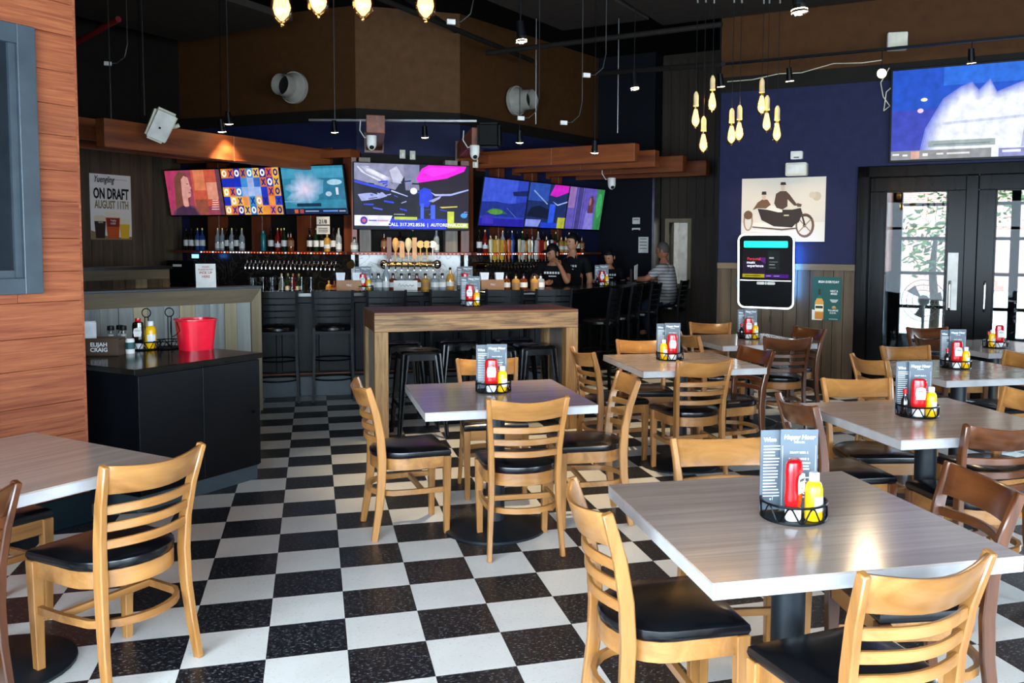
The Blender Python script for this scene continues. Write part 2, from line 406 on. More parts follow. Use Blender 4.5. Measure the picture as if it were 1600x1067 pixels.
for k, (h, z, i, j, x, y) in enumerate(cand):
    black = (i+j) % 2 == 1
    if k < 296: obj('tile', tb if black else tw, fl, (x, y, 0))
    else: (rb if black else rw).box((x, y, -.004), (T-.0012, T-.0012, .008))
rw.build('pale_tiles', 'tile_white', fl)['kind'] = 'stuff'; rb.build('dark_tiles', 'tile_black', fl)['kind'] = 'stuff'
def wall(name, p0, p1, openings, mat, h=4.6, th=.2, z0=0):
    """wall from p0 to p1, room on its -y side; openings (u0,u1,z0,z1)"""
    p0 = Vector((*p0, 0)); p1 = Vector((*p1, 0)); L = (p1-p0).length; a = math.atan2(p1.y-p0.y, p1.x-p0.x); m = MB(); u = 0
    for (a0, a1, b0, b1) in sorted(openings):
        m.b2(u, a0, 0, th, z0, h)
        if b0 > z0: m.b2(a0, a1, 0, th, z0, b0)
        if b1 < h: m.b2(a0, a1, 0, th, b1, h)
        u = a1
    if u < L: m.b2(u, L, 0, th, z0, h)
    o = struct(m.build(name, mat, None, p0, a)); return o, a
# --- window walls behind the camera (daylight enters here)
def windows(o, L, u0, u1, z0, z1, n):
    m = MB(); wd = (u1-u0)/n
    for k in range(n+1): m.b2(u0+k*wd-.03, u0+k*wd+.03, .06, .14, z0, z1)
    for z in (z0+.03, z0+(z1-z0)*.72, z1-.03): m.b2(u0, u1, .07, .13, z-.03, z+.03)
    m.build('window_frame', 'black_metal', o)
o, a = wall('wall_front', (3.6, -8.2), (-3.62, -.98), [(1.0, 8.6, .4, 2.7)], 'brown_wall'); windows(o, 0, 1.0, 8.6, .4, 2.7, 5)
def wportal(p0, a, u0, u1, z0, z1):
    c = Vector((*p0, 0))+Vector((math.cos(a), math.sin(a), 0))*((u0+u1)/2)+Vector((-math.sin(a), math.cos(a), 0))*.03
    portal((c.x, c.y, (z0+z1)/2), a+math.pi*0, u1-u0, z1-z0)
wportal((3.6, -8.2), a, 1.0, 8.6, .4, 2.7)
o, a = wall('wall_side', (11.55, -.19), (3.6, -8.2), [(6.8, 10.8, .4, 2.7)], 'brown_wall'); windows(o, 0, 6.8, 10.8, .4, 2.7, 3)
wportal((11.55, -.19), a, 6.8, 10.8, .4, 2.7)
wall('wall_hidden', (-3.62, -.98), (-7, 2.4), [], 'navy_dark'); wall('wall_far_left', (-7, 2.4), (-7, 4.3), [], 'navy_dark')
# --- right wall with the jukebox and the doors
WR = (6.15, 5.03); AR = R(-44)
wr = struct(MB().b2(-1.479, .093, 0, .2, 0, 4.6).b2(.093, 2.62, 0, .2, 2.47, 4.6).b2(2.62, 3.0, 0, .2, 0, 4.6).b2(3.0, 5.2, 0, .2, 0, .6).b2(3.0, 5.2, 0, .2, 2.4, 4.6).b2(5.2, 7.5, 0, .2, 0, 4.6).build('wall_right', 'navy', None, (*WR, 0), AR))
def rloc(u, y, z): return Vector((WR[0]+u*math.cos(AR)-y*math.sin(AR), WR[1]+u*math.sin(AR)+y*math.cos(AR), z))
windows(wr, 0, 3.0, 5.2, .6, 2.4, 2)
c = rloc(4.1, .03, 1.5); portal(c, AR, 2.2, 1.8)
c = rloc(1.35, .03, 1.2); portal(c, AR, 2.5, 2.4)
MB().b2(-1.479, 7.5, -.012, 0, 3.38, 3.55).build('dark_band', 'band_dark', wr)
MB().b2(-1.479, 7.5, -.02, 0, 3.55, 4.59).build('upper_wall', 'brown_wall', wr)
x = -1.479
while x < .06:
    wdt = min(random.choice((.11, .14, .17, .15)), .09-x)
    MB().b2(x+.002, x+wdt-.002, -.02-random.random()*.004, 0, .11, 1.34).build('board', 'board_brown', wr, bevel=.002); x += wdt
MB().b2(-1.479, .09, -.032, 0, 1.34, 1.41).build('rail_board', 'cap_wood', wr, bevel=.003)
MB().b2(-1.49, .09, -.035, 0, 0, .11).build('baseboard', 'black_wood', wr, bevel=.003)
MB().b2(-1.5, -1.479, -.02, .2, 0, 4.59).build('end_trim', 'black_wood', wr)
# door surround
MB().b2(.093, .22, -.05, .12, 0, 2.47).build('door_jamb', 'black_door', wr, bevel=.006)
MB().b2(2.48, 2.62, -.05, .12, 0, 2.47).build('door_jamb', 'black_door', wr, bevel=.006)
MB().b2(.093, 2.62, -.05, .12, 2.35, 2.47).build('door_head', 'black_door', wr, bevel=.006)
MB().b2(1.17, 1.29, -.02, .12, 0, 2.35).build('mullion', 'black_door', wr, bevel=.006)
def leaf(n, u0, u1, stile, gl, gr, gb, gt, lab):
    d = struct(thing('door_%d' % n, lab, 'door', rloc(0, 0, 0), AR)); d['kind'] = 'structure'
    MB().b2(u0, gl, .02, .08, .01, gt+.0).build('stile', 'black_door', d, bevel=.004)
    MB().b2(gr, u1, .02, .08, .01, gt).build('stile', 'black_door', d, bevel=.004)
    MB().b2(u0, u1, .02, .08, gt, 2.35).build('top_rail', 'black_door', d, bevel=.004)
    MB().b2(gl, gr, .02, .08, .01, gb).build('bottom_rail', 'black_door', d, bevel=.004)
    MB().b2(gl, gr, .045, .055, gb, gt).build('pane', 'glass', d)
    MB().b2(gl, gl+.015, .005, .02, gb, gt).b2(gr-.015, gr, .005, .02, gb, gt).b2(gl, gr, .005, .02, gb, gb+.015).b2(gl, gr, .005, .02, gt-.015, gt).build('bead', 'black_door', d)
    MB().tube([(gl-.07 if n == 2 else gr+.05, -.005, .95), (gl-.07 if n == 2 else gr+.05, -.06, .98), (gl-.07 if n == 2 else gr+.05, -.06, 1.22), (gl-.07 if n == 2 else gr+.05, -.005, 1.25)], .012, 8).build('handle', 'steel', d, smooth=True)
    return d
d1 = leaf(1, .22, 1.17, .1, .38, 1.0, .32, 2.2, 'black wooden door leaf with tall glass pane beside the blue wall')
MB().b2(1.02, 1.12, .0, .02, .95, 1.55).build('notice', 'paper', d1)
leaf(2, 1.29, 2.48, .1, 1.45, 2.34, .32, 2.2, 'black glazed door leaf at the right edge of the picture')
# --- vestibule and outdoors seen through the door
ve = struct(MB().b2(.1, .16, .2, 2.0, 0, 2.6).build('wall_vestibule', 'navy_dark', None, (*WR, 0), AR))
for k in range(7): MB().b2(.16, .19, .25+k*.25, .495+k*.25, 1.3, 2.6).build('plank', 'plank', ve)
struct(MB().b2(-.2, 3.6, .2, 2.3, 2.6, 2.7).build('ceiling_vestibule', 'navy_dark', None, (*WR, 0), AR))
struct(MB().b2(-.2, 12, .0, 2.2, -.1, -.005).build('floor_vestibule', 'asphalt', None, (*WR, 0), AR))
wv = struct(thing('window_1', 'black grid window of the entry lobby beyond the door glass', 'window', (*WR, 0), AR))
MB().b2(.16, .3, 2.0, 2.1, 0, 2.6).build('post', 'black_metal', wv); MB().b2(1.55, 1.65, 2.0, 2.1, 0, 2.6).build('post', 'black_metal', wv); MB().b2(3.0, 3.1, 2.0, 2.1, 0, 2.6).build('post', 'black_metal', wv)
for z in (.85, 1.28, 1.72, 2.15): MB().b2(.3, 3.0, 2.02, 2.07, z-.02, z+.02).build('muntin', 'black_metal', wv)
MB().b2(.3, 3.0, 2.0, 2.1, 0, .5).build('bottom_panel', 'slate_frame', wv); MB().b2(.3, 3.0, 2.04, 2.046, .5, 2.6).build('pane', 'pane_glass', wv)
struct(MB().b2(-8, 40, 2.2, 40, -.25, -.12).build('ground', 'concrete', None, (*WR, 0), AR))
fb = thing('brick_building', 'pinkish brick building across the street behind the door glass', 'building', (11, 32, -.12), R(-20))
MB().b2(-12, 26, 0, 6, 0, 9).build('wall', 'brick_far', fb); MB().b2(-12.2, 26.2, -.3, 6.2, 9, 9.4).build('cornice', 'concrete', fb)
for k in range(9):
    f = MB().b2(-10+k*4, -8.4+k*4, -.06, .02, 4.2, 6.6).build('window_frame', 'white_paint', fb); MB().b2(-9.9+k*4, -8.5+k*4, -.07, -.05, 4.3, 6.5).build('pane', 'slate_glass', f)
vn = thing('parked_van', 'white van parked in the street beyond the door', 'van', (11.6, 17.5, -.12), R(-38))
MB().prism([(-2.6, -.95), (2.6, -.95), (2.6, .95), (-2.6, .95)], .35, 1.15).prism([(-2.5, -.9), (1.6, -.9), (1.6, .9), (-2.5, .9)], 1.15, 2.1).build('body', 'van_white', vn, bevel=.12, seg=3, smooth=True)
MB().b2(-.2, 1.2, -.93, -.88, 1.25, 1.8).build('side_window', 'slate_glass', vn)
for q in (-1.7, 1.7): MB().cyl((q, -1, .34), (q, -.75, .34), .34, n=20).cyl((q, .75, .34), (q, 1, .34), .34, n=20).build('wheel', 'rubber', vn)
def tree(loc, h, r, lab, seed):
    rnd = random.Random(seed); t = thing('street_tree', lab, 'tree', loc, 0, 'trees outside the door')
    MB().tube([(0, 0, 0), (.03, 0, h*.3), (-.03, .03, h*.6), (0, 0, h*.85)], [.09, .075, .06, .03], 8).build('trunk', 'bark', t, smooth=True)
    m = MB(); m2 = MB()
    for k in range(int(620*r*r)):
        a, b, q = rnd.uniform(0, 6.283), rnd.uniform(-1, 1), rnd.random()**.45
        c = Vector((math.cos(a)*math.sqrt(1-b*b), math.sin(a)*math.sqrt(1-b*b), b*.8))*r*q+Vector((0, 0, h*.8))
        d1 = Vector((rnd.uniform(-1, 1), rnd.uniform(-1, 1), rnd.uniform(-1, 1))).normalized(); d2 = d1.orthogonal().normalized(); s = rnd.uniform(.05, .1)
        (m if rnd.random() < .6 else m2).add([c-d1*s, c+d2*s*.45, c+d1*s, c-d2*s*.45], [(0, 1, 2, 3)])
    f = m.build('foliage', 'leaf', t); f['kind'] = 'stuff'; f = m2.build('pale_foliage', 'leaf_pale', t); f['kind'] = 'stuff'
tree((10.55, 9.1, -.12), 2.3, .85, 'slim street tree with round green crown behind the left door pane', 3)
tree((15.6, 13.6, -.12), 4.6, 1.9, 'large leafy tree seen through the right door pane', 5)
rl = thing('patio_railing', 'dark slatted patio railing behind the right door pane', 'railing', (*rloc(0, 0, -.12),), AR)
for k in range(7): MB().b2(2.0, 7.5, 3.4, 3.45, .25+k*.15, .33+k*.15).build('slat', 'slate_frame', rl)
for k in range(5): MB().b2(2.0+k*1.36, 2.06+k*1.36, 3.45, 3.52, 0, 1.25).build('post', 'black_metal', rl)
# --- corridor beyond the bar
wall('wall_corridor_right', (7.30, 8.28), (5.23, 6.21), [], 'board_dark')
cend, a = wall('wall_corridor_end', (5.85, 9.73), (7.30, 8.28), [(.14, .46, 1.0, 1.98)], 'board_dark')
for k in range(14): MB().b2(k*.147+.003, k*.147+.144, -.02, 0, 2.05, 4.5).build('board', 'board_dark', cend)
MB().b2(.08, .14, -.03, .1, .94, 2.04).b2(.46, .52, -.03, .1, .94, 2.04).b2(.14, .46, -.03, .1, 1.98, 2.04).b2(.14, .46, -.03, .1, .94, 1.0).build('door_casing', 'cap_wood_z', cend)
kit = struct(MB().b2(-.4, 1.4, 1.5, 1.6, 0, 2.6).b2(-.4, -.3, .2, 1.5, 0, 2.6).b2(1.3, 1.4, .2, 1.5, 0, 2.6).b2(-.4, 1.4, .2, 1.6, 2.6, 2.7).b2(-.4, 1.4, .2, 1.6, -.1, 0).build('wall_kitchen', 'white_paint', None, (5.85, 9.73, 0), a))
kl = bpy.data.lights.new('kitchen_lamp', 'AREA'); kl.energy = 9; kl.size = .5; klo = bpy.data.objects.new('kitchen_lamp', kl); COL.objects.link(klo)
klo.location = Vector((5.85, 9.73, 2.5))+Vector((math.cos(a)*.8-math.sin(a)*.8, math.sin(a)*.8+math.cos(a)*.8, 0))
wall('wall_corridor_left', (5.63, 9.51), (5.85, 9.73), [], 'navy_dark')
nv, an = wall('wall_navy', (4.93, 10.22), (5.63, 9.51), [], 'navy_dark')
MB().b2(.985, 1.02, -.03, .2, 0, 2.7).build('corner_strip', 'steel', nv)
for (u, z, ww, hh, lab) in ((.70, 2.0, .13, .10, 'small white notice above another on the navy wall'), (.70, 1.87, .14, .035, 'narrow white strip of notice on the navy wall'), (.83, 1.62, .17, .25, 'large white notice taped to the navy wall')):
    p = MB().b2(-ww/2, ww/2, -.004, 0, -hh/2, hh/2).build('paper_notice', 'paper', None, Vector((4.93, 10.22, z))+Vector((math.cos(an), math.sin(an), 0))*u+Vector((math.sin(an), -math.cos(an), 0))*.002, an, label=lab, category='notice', group='notices on the navy wall')
    for q in range(max(1, int(hh/.06))): MB().b2(-ww*.35, ww*.35, -.006, -.004, hh/2-.035-q*.05, hh/2-.025-q*.05).build('print_line', 'ink_black', p)
# --- faceted back wall
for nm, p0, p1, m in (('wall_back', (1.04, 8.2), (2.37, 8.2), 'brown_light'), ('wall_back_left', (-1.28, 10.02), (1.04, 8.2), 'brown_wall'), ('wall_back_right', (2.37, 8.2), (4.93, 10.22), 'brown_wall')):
    o, a = wall(nm, p0, p1, [], m); L = (Vector(p1)-Vector(p0)).length
    MB().b2(0, L, -.012, 0, 0, 3.17).build('blue_panel', 'navy', o); MB().b2(0, L, -.016, 0, 3.17, 3.32).build('dark_band', 'band_dark', o)
wl, a = wall('wall_left', (-7, 4.3), (-1.28, 10.02), [], 'board_dark')
u = 8.09
while u > 3.4:
    wd = random.choice((.12, .15, .18, .15)); MB().b2(u-wd+.002, u-.002, -.02-random.random()*.006, 0, 0, 3.0).build('board', 'board_brown', wl, bevel=.002); u -= wd
MB().b2(3.4, 8.09, -.06, 0, 3.0, 3.06).build('ledge', 'board_dark', wl)
MB().b2(3.4, 8.09, -.012, 0, 3.06, 4.59).build('upper_wall', 'band_dark', wl)
lw = thing('low_divider', 'low dark boarded divider wall behind the grey half wall', 'divider', (-1.142, 7.758, 0), R(45))
x = -2.6
while x < -.13:
    wd = random.choice((.12, .15, .17)); MB().b2(x+.002, min(x+wd, -.1)-.002, -.02-random.random()*.008, .1, 0, 1.22).build('board', random.choice(('board_brown', 'board_dark', 'board_brown', 'cap_wood_z')), lw); x += wd
MB().b2(-2.6, 0, -.03, .12, 1.18, 1.29).build('rail', 'cap_wood', lw); MB().b2(-.1, 0, -.03, .12, 0, 1.18).build('end_post', 'board_brown', lw); MB().b2(-2.65, .02, -.06, .15, 1.29, 1.325).build('ledge', 'black_wood', lw)
hw = thing('half_wall', 'half wall of grey weathered boards behind the black station', 'divider', (0, 5.41, 0), R(33))
x = -2.2; k = 0
cols = ['board_grey', 'board_grey', 'board_cream', 'board_grey', 'board_tan', 'board_grey', 'board_grey', 'board_grey', 'board_cream', 'board_grey', 'board_grey', 'board_cream', 'board_grey', 'board_grey', 'board_cream', 'board_grey', 'board_cream', 'board_grey']
while x < -.12:
    wd = random.choice((.12, .14, .15)); MB().b2(x+.0015, min(x+wd, -.1)-.0015, -.01-random.random()*.006, .1, 0, 1.05).build('board', cols[k % 18], hw, bevel=.002); x += wd; k += 1
MB().add([(-2.2, -.03, 1.04), (0, -.03, 1.17), (-.1, -.03, 1.04), (-2.2, -.03, 1.17), (-2.2, .12, 1.04), (0, .12, 1.17), (-.1, .12, 1.04), (-2.2, .12, 1.17)], [(0, 2, 1, 3), (4, 7, 5, 6), (0, 4, 6, 2), (2, 6, 5, 1), (1, 5, 7, 3), (3, 7, 4, 0)]).build('top_rail', 'cap_wood', hw)
MB().add([(-.1, -.03, 0), (0, -.03, 0), (0, -.03, 1.17), (-.1, -.03, 1.04), (-.1, .12, 0), (0, .12, 0), (0, .12, 1.17), (-.1, .12, 1.04)], [(0, 1, 2, 3), (4, 7, 6, 5), (0, 4, 5, 1), (1, 5, 6, 2), (2, 6, 7, 3), (3, 7, 4, 0)]).build('end_post', 'cap_wood_z', hw)
MB().b2(-2.25, .01, -.03, .2, 1.172, 1.19).build('ledge', 'slate_frame', hw)
# --- orange plank wall on the left with its blue grey window
AO = R(45.5); WO = (-.755, 2.045)
wo = struct(MB().b2(-5.0, -.02, .03, .2, 0, 4.6).build('wall_plank', 'band_dark', None, (*WO, 0), AO))
MB().b2(-5.0, .012, -.02, .03, 0, .17).build('baseboard', 'base_teal', wo, bevel=.003)
z = 0.17; k = 0
while z < 4.55:
    hgt = [.19, .165, .18, .2, .17][k % 5]; cut = [-1.1, -.35, -1.7, -.75, -2.2][k % 5]
    for u0, u1 in ((-5.0, cut), (cut, -.0)):
        MB().b2(u0+.001, u1-.001, -.004*random.random(), .03, z+.001, min(z+hgt, 4.6)-.001).build('plank', 'plank', wo, bevel=.002)
    z += hgt; k += 1
MB().b2(-.012, .012, .0, .2, 0, 4.6).build('end_board', 'plank', wo)
w2 = struct(thing('window_2', 'slate blue framed shutter window on the orange plank wall', 'window', (*WO, 0), AO))
for nm, bx in (('frame_stile', (-.335, -.24, -.05, -.003, 1.315, 2.71)), ('frame_stile', (-1.75, -1.65, -.05, -.003, 1.315, 2.71)), ('frame_rail', (-1.65, -.335, -.048, -.003, 2.61, 2.71)), ('frame_rail', (-1.65, -.335, -.048, -.003, 1.315, 1.40))):
    MB().b2(*bx).build(nm, 'slate_frame', w2, bevel=.003)
for k in range(6): MB().b2(-.372-k*.24, -.337-k*.24, -.03, -.003, 1.40, 2.61).build('shutter_stile', 'slate_frame', w2)
MB().b2(-1.65, -.335, -.02, -.003, 1.40, 1.44).build('shutter_rail', 'slate_frame', w2); MB().b2(-1.65, -.335, -.012, -.003, 1.40, 2.61).build('panel', 'slate_glass', w2)
# --- ceiling clouds, ducts and pipes
for nm, poly in (('left', [(-1.07, 9.14), (.3, 7.6), (-3.5, 3.4), (-5.2, 5.0)]), ('middle', [(3.44, 7.05), (4.25, 6.25), (1.3, 3.3), (.2, 4.1)]), ('right', [(4.5, 6.45), (5.0, 5.95), (9.5, 1.6), (5.0, -3.0), (1.3, .7), (1.6, 3.3)])):
    MB().prism(poly, 4.2, 4.28).build('ceiling_panel', 'cloud_grey', None, bevel=.004, label='dark grey acoustic panel hung under the black ceiling, %s one' % {'left': 'far left', 'middle': 'middle', 'right': 'nearest right'}[nm], category='ceiling panel', group='acoustic ceiling panels')
def pipe(name, a, b, r, mat, lab, cat, grp=None):
    o = MB().cyl(a, b, r, n=10).build(name, mat, None, smooth=True, label=lab, category=cat)
    if grp: o['group'] = grp
    return o
def at(px, py, D):
    d = F_+R_*((px-886.9)/FPX)-U_*((py-481.8)/FPX); return CAM+d*D
pipe('sprinkler_pipe', at(95, 80, 10.8), at(185, 30, 9.8), .035, 'red_pipe', 'dark red sprinkler pipe above the left boards', 'pipe')
pipe('ceiling_pipe', (.2, 4.4, 4.35), (2.3, 8.1, 4.35), .03, 'duct', 'thin black pipe running to the back wall, left one', 'pipe', 'black ceiling pipes')
pipe('ceiling_pipe', (-.6, 7.3, 4.4), (2.0, 5.6, 4.4), .05, 'duct', 'black pipe crossing behind the big bulbs', 'pipe', 'black ceiling pipes')
pipe('ceiling_pipe', (-.9, 7.6, 4.42), (2.2, 6.0, 4.42), .06, 'duct', 'thick black pipe crossing behind the big bulbs', 'pipe', 'black ceiling pipes')
pipe('ceiling_pipe', (.9, 5.6, 4.1), (3.4, 8.4, 4.1), .03, 'duct', 'black pipe running to the right back wall', 'pipe', 'black ceiling pipes')
pipe('ceiling_pipe', at(760, 83, 10), at(1128, 38, 8.5), .028, 'duct', 'long straight black conduit above the bar aisle', 'pipe', 'black ceiling pipes')
pipe('ceiling_pipe', at(930, 115, 10), at(1130, 100, 8.2), .028, 'duct', 'short black conduit left of the pendant bulbs', 'pipe', 'black ceiling pipes')
for (dx, dy, dz, dir_, lab) in ((.313, 8.668, 3.607, (-.616, -.788), 'left round steel vent spout on the brown wall'), (3.239, 8.846, 3.622, (.643, -.766), 'right round steel vent spout on the brown wall')):
    d = Vector((*dir_, 0)); s = Vector((dx, dy, dz))+d*.02
    v = thing('steel_vent', lab, 'vent', s, 0, 'steel vents on the back wall')
    MB().cyl((0, 0, 0), d*.05, .205, .205, 24).cyl(d*.05, d*.16, .19, .15, 24, False).build('flange', 'aluminium', v, smooth=True)
    MB().cyl(d*.14, d*.30, .145, .135, 24, False).ring((0, 0, 0), .001, .001, 4, 3).build('spout', 'aluminium', v, smooth=True)
    MB().cyl(d*.15, d*.16, .13, .13, 24).build('mouth', 'duct', v)
for (q, z1, lab) in (((-1.53, 6.9), 2.85, 'left'), ((-1.15, 6.55), 2.9, 'second'), ((-.36, 6.79), 3.0, 'third'), ((.76, 7.3), 3.05, 'fourth'), ((3.0, 6.6), 3.0, 'fifth'), ((3.9, 6.3), 2.9, 'rightmost')):
    MB().cyl((*q, z1), (*q, 4.6), .006, n=6).build('hanger_rod', 'steel', None, label='thin steel hanger rod above the bar beams, %s from the left' % lab if lab not in ('left', 'rightmost') else 'thin steel hanger rod above the bar beams, %s one' % ('leftmost' if lab == 'left' else lab), category='rod', group='hanger rods')
# ================================================================== FURNITURE
def arc(x0, x1, y, z, bow, n=7): return [(x0+(x1-x0)*i/(n-1), y-bow*math.sin(math.pi*i/(n-1)), z) for i in range(n)]
def make_chair(wd, wx, fr=None):
    fr = fr or wx
    t = thing('dining_chair', 'x', 'chair')
    # D shaped seat outline: straight front, rounded back
    out = [(.205, .205), (-.205, .205)]
    for i in range(13):
        a = math.pi+math.pi*i/12; out.append((.2*math.cos(a), -.03+.175*math.sin(a)))
    cen = Vector((0, .02))
    m = MB(); rings = [(.97, .437), (1.0, .452), (.985, .468), (.9, .479), (.6, .486), (.25, .488)]; n = len(out)
    sm = []
    for i in range(n):
        p, q = Vector(out[i]), Vector(out[(i+1) % n]); sm += [p, (p*2+q)/3, (p+q*2)/3] if (q-p).length > .2 else [p]
    n = len(sm); vs = []
    for s, z in rings: vs += [((cen+(p-cen)*s).x, (cen+(p-cen)*s).y, z) for p in sm]
    fs = [tuple(range(n-1, -1, -1)), tuple(range((len(rings)-1)*n, len(rings)*n))]
    for k in range(len(rings)-1): fs += [(k*n+i, k*n+(i+1) % n, (k+1)*n+(i+1) % n, (k+1)*n+i) for i in range(n)]
    m.add(vs, fs).build('seat', 'vinyl', t, smooth=True)
    ap = [(-.178, .178, .405)]+[(.185*math.cos(math.pi+math.pi*i/12), -.03+.16*math.sin(math.pi+math.pi*i/12), .405) for i in range(13)]+[(.178, .178, .405)]
    MB().sweep(ap, .022, .062).build('seat_frame', fr, t, smooth=True)
    MB().box((0, .185, .405), (.35, .022, .062)).build('front_rail', fr, t)
    for s in (-1, 1):
        MB().sweep([(s*.18, .182, 0), (s*.183, .184, .22), (s*.184, .184, .436)], [.03, .037, .044], [.03, .037, .044], up=(0, 1, 0)).build('leg', wd, t, bevel=.003)
        pts = [(s*.19, -.215, 0), (s*.182, -.19, .15), (s*.174, -.173, .3), (s*.172, -.168, .43), (s*.176, -.176, .56), (s*.186, -.2, .69), (s*.2, -.245, .835)]
        MB().sweep(pts, [.024, .026, .028, .03, .028, .026, .024], [.034, .04, .044, .046, .044, .04, .032], up=(0, 1, 0)).build('back_post', wd, t, bevel=.004, smooth=True)
    # top rail, dipped at the middle, and three bowed slats
    n = 11; m = MB(); vs = []
    for i in range(n):
        f = i/(n-1); x0 = -.178+.356*f; b = math.sin(math.pi*f)
        for (z, yy) in ((.728, -.212), (.834, -.246)):
            zz = z-(.018 if z > .8 else .01)*b; x = x0*(1.09 if z > .8 else 1.04)
            vs += [(x, yy-.05*b-.009, zz), (x, yy-.05*b+.009, zz)]
    fs = [(0, 1, 3, 2), tuple(4*(n-1)+k for k in (2, 3, 1, 0))]
    for i in range(n-1):
        a = 4*i; c = a+4; fs += [(a, a+2, c+2, c), (a+1, c+1, c+3, a+3), (a, c, c+1, a+1), (a+2, a+3, c+3, c+2)]
    m.add(vs, fs).build('top_rail', wx, t, smooth=True, bevel=.003)
    for z, y in ((.668, -.198), (.605, -.187), (.542, -.178)):
        MB().sweep(arc(-.18, .18, y, z, .05, 11), .015, .032).build('slat', wx, t, smooth=True, bevel=.003)
    hp = [(-.182, .165, .25), (-.186, .02, .25)]+[(.186*math.cos(math.pi+math.pi*i/10), -.06+.155*math.sin(math.pi+math.pi*i/10), .25) for i in range(1, 10)]+[(.186, .02, .25), (.182, .165, .25)]
    MB().sweep(hp, .018, .028).build('stretcher_hoop', fr, t, smooth=True)
    MB().box((0, .05, .25), (.36, .02, .026)).build('stretcher', wx, t)
    return t
oak_chair = make_chair('oak', 'oak_x'); dark_chair = make_chair('walnut', 'walnut_x', 'oak_x')
def make_table():
    t = thing('dining_table', 'x', 'table')
    m = MB().b2(-.45, .45, -.46, .46, .7605, .762); MB().b2(-.45, .45, -.46, .46, .757, .762).build('tabletop', 'tabletop', t)
    MB().b2(-.45, .45, -.46, .46, .717, .757).build('edge_band', 'table_edge', t, bevel=.002)
    MB().cyl((0, 0, .05), (0, 0, .69), .052, n=24).build('column', 'post_metal', t, smooth=True)
    MB().box((0, 0, .703), (.5, .06, .026)).box((0, 0, .702), (.06, .5, .026)).build('top_spider', 'post_metal', t)
    MB().lathe([(.285, 0), (.285, .012), (.26, .022), (.12, .035), (.06, .055)], 32).build('base', 'post_metal', t, smooth=True)
    return t
table0 = make_table(); bpy.context.view_layer.update(); remember(None)
# tables: centre x, y, turn, words used to point at them
TB = {
 'T1': (1.903, -1.092, R(-2.5), 'right foreground table'),
 'T2': (1.465, 1.325, R(0.5), 'table before the wooden high table'),
 'T3': (3.055, 2.42, R(-1.5), 'table right of the high table'),
 'T4': (3.40, .18, R(-3), 'right edge table'),
 'T5': (4.78, 1.60, R(-2), 'table before the left door leaf'),
 'T6': (4.24, 3.70, R(0), 'table before the jukebox'),
 'T7': (6.12, 2.77, R(-1), 'farthest right table'),
 'T8': (-.672, .176, R(45), 'grey table against the orange plank wall'),
}
for k, (x, y, a, wd) in TB.items(): place(table0, (x, y, 0), a, {'T1': 'large grey topped table in the right foreground with black column', 'T2': 'grey topped table in front of the wooden high table', 'T3': 'grey topped table just right of the wooden high table', 'T4': 'grey topped table at the right edge, second from the front', 'T5': 'grey topped table in front of the left door leaf', 'T6': 'grey topped table in front of the jukebox', 'T7': 'grey topped table farthest right beside the glass doors', 'T8': 'grey topped table against the orange plank wall on the left'}[k], USED, 'square dining tables')
# chairs: position of the middle of the back (at the top), facing direction in degrees (0 = +X, 90 = away from camera)
def chair(kind, x, y, face, label):
    a = R(face); f = Vector((math.cos(a), math.sin(a), 0)); o = Vector((x, y, 0))+f*.25
    place(oak_chair if kind == 'o' else dark_chair, o, a-R(90), label, USED, 'dining chairs')
chair('o', -.0475, -.0755, 137, 'oak ladder back chair alone in the left foreground, back to camera')
chair('d', -.54, -.51, 137, 'dark brown chair cut off by the left picture edge')
chair('o', -1.03, .80, -45, 'oak chair tucked under the far side of the left table')
chair('o', 1.288, -.95, -2, 'oak chair at the left side of the foreground table, seat turned right')
chair('o', 1.915, -1.72, 97, 'oak ladder back chair at the bottom right corner, back to camera')
chair('d', 2.63, -1.08, 171, 'dark brown chair at the right side of the foreground table')
chair('o', 2.05, -.315, -100, 'oak chair behind the foreground table, facing the camera')
chair('o', .74, 1.45, 6, 'oak chair left of the table by the wooden high table')
chair('o', 1.518, .76, 88, 'oak ladder back chair in the middle of the floor, back to camera')
chair('o', 2.27, 1.36, 176, 'oak chair right of the table by the wooden high table')
chair('o', 1.61, 2.34, -93, 'oak chair facing the camera in front of the high table stools')
chair('o', 2.375, 2.67, 6, 'oak chair beside the right leg of the high table')
chair('o', 3.014, 1.91, 92, 'oak ladder back chair, back to camera, left of the dark chairs')
chair('d', 3.70, 2.48, 189, 'dark brown chair at the right of the table next to the high table')
chair('o', 3.06, 3.25, -101, 'oak chair facing the camera in front of the right bar stools')
chair('o', 4.33, 4.64, -112, 'oak chair facing the camera at the far left below the jukebox')
chair('o', 3.63, 3.60, 0, 'oak chair seen edge on left of the jukebox table')
chair('d', 4.36, 3.17, 78, 'dark brown ladder back chair in front of the jukebox, back to camera')
chair('d', 5.05, 3.95, 192, 'dark brown chair by the boarded wall under the green poster')
chair('d', 2.797, .41, -4, 'dark brown chair at the left of the right edge table')
chair('o', 3.53, .97, -103, 'brown oak chair facing the camera behind the right edge table')
chair('d', 3.38, -.375, 84, 'dark brown ladder back chair at the right edge, back to camera')
chair('o', 4.17, .30, 182, 'oak chair cut off by the right picture edge')
chair('o', 4.20, 1.82, 0, 'oak chair left of the table before the left door leaf')
chair('o', 4.92, 2.38, -95, 'oak chair facing the camera before the left door leaf')
chair('o', 5.50, 1.75, 182, 'oak chair at the right edge in front of the far right table')
chair('d', 5.56, 2.93, -8, 'dark brown chair left of the far right table by the door')
chair('d', 6.20, 3.75, -100, 'dark brown chair behind the far right table by the door')
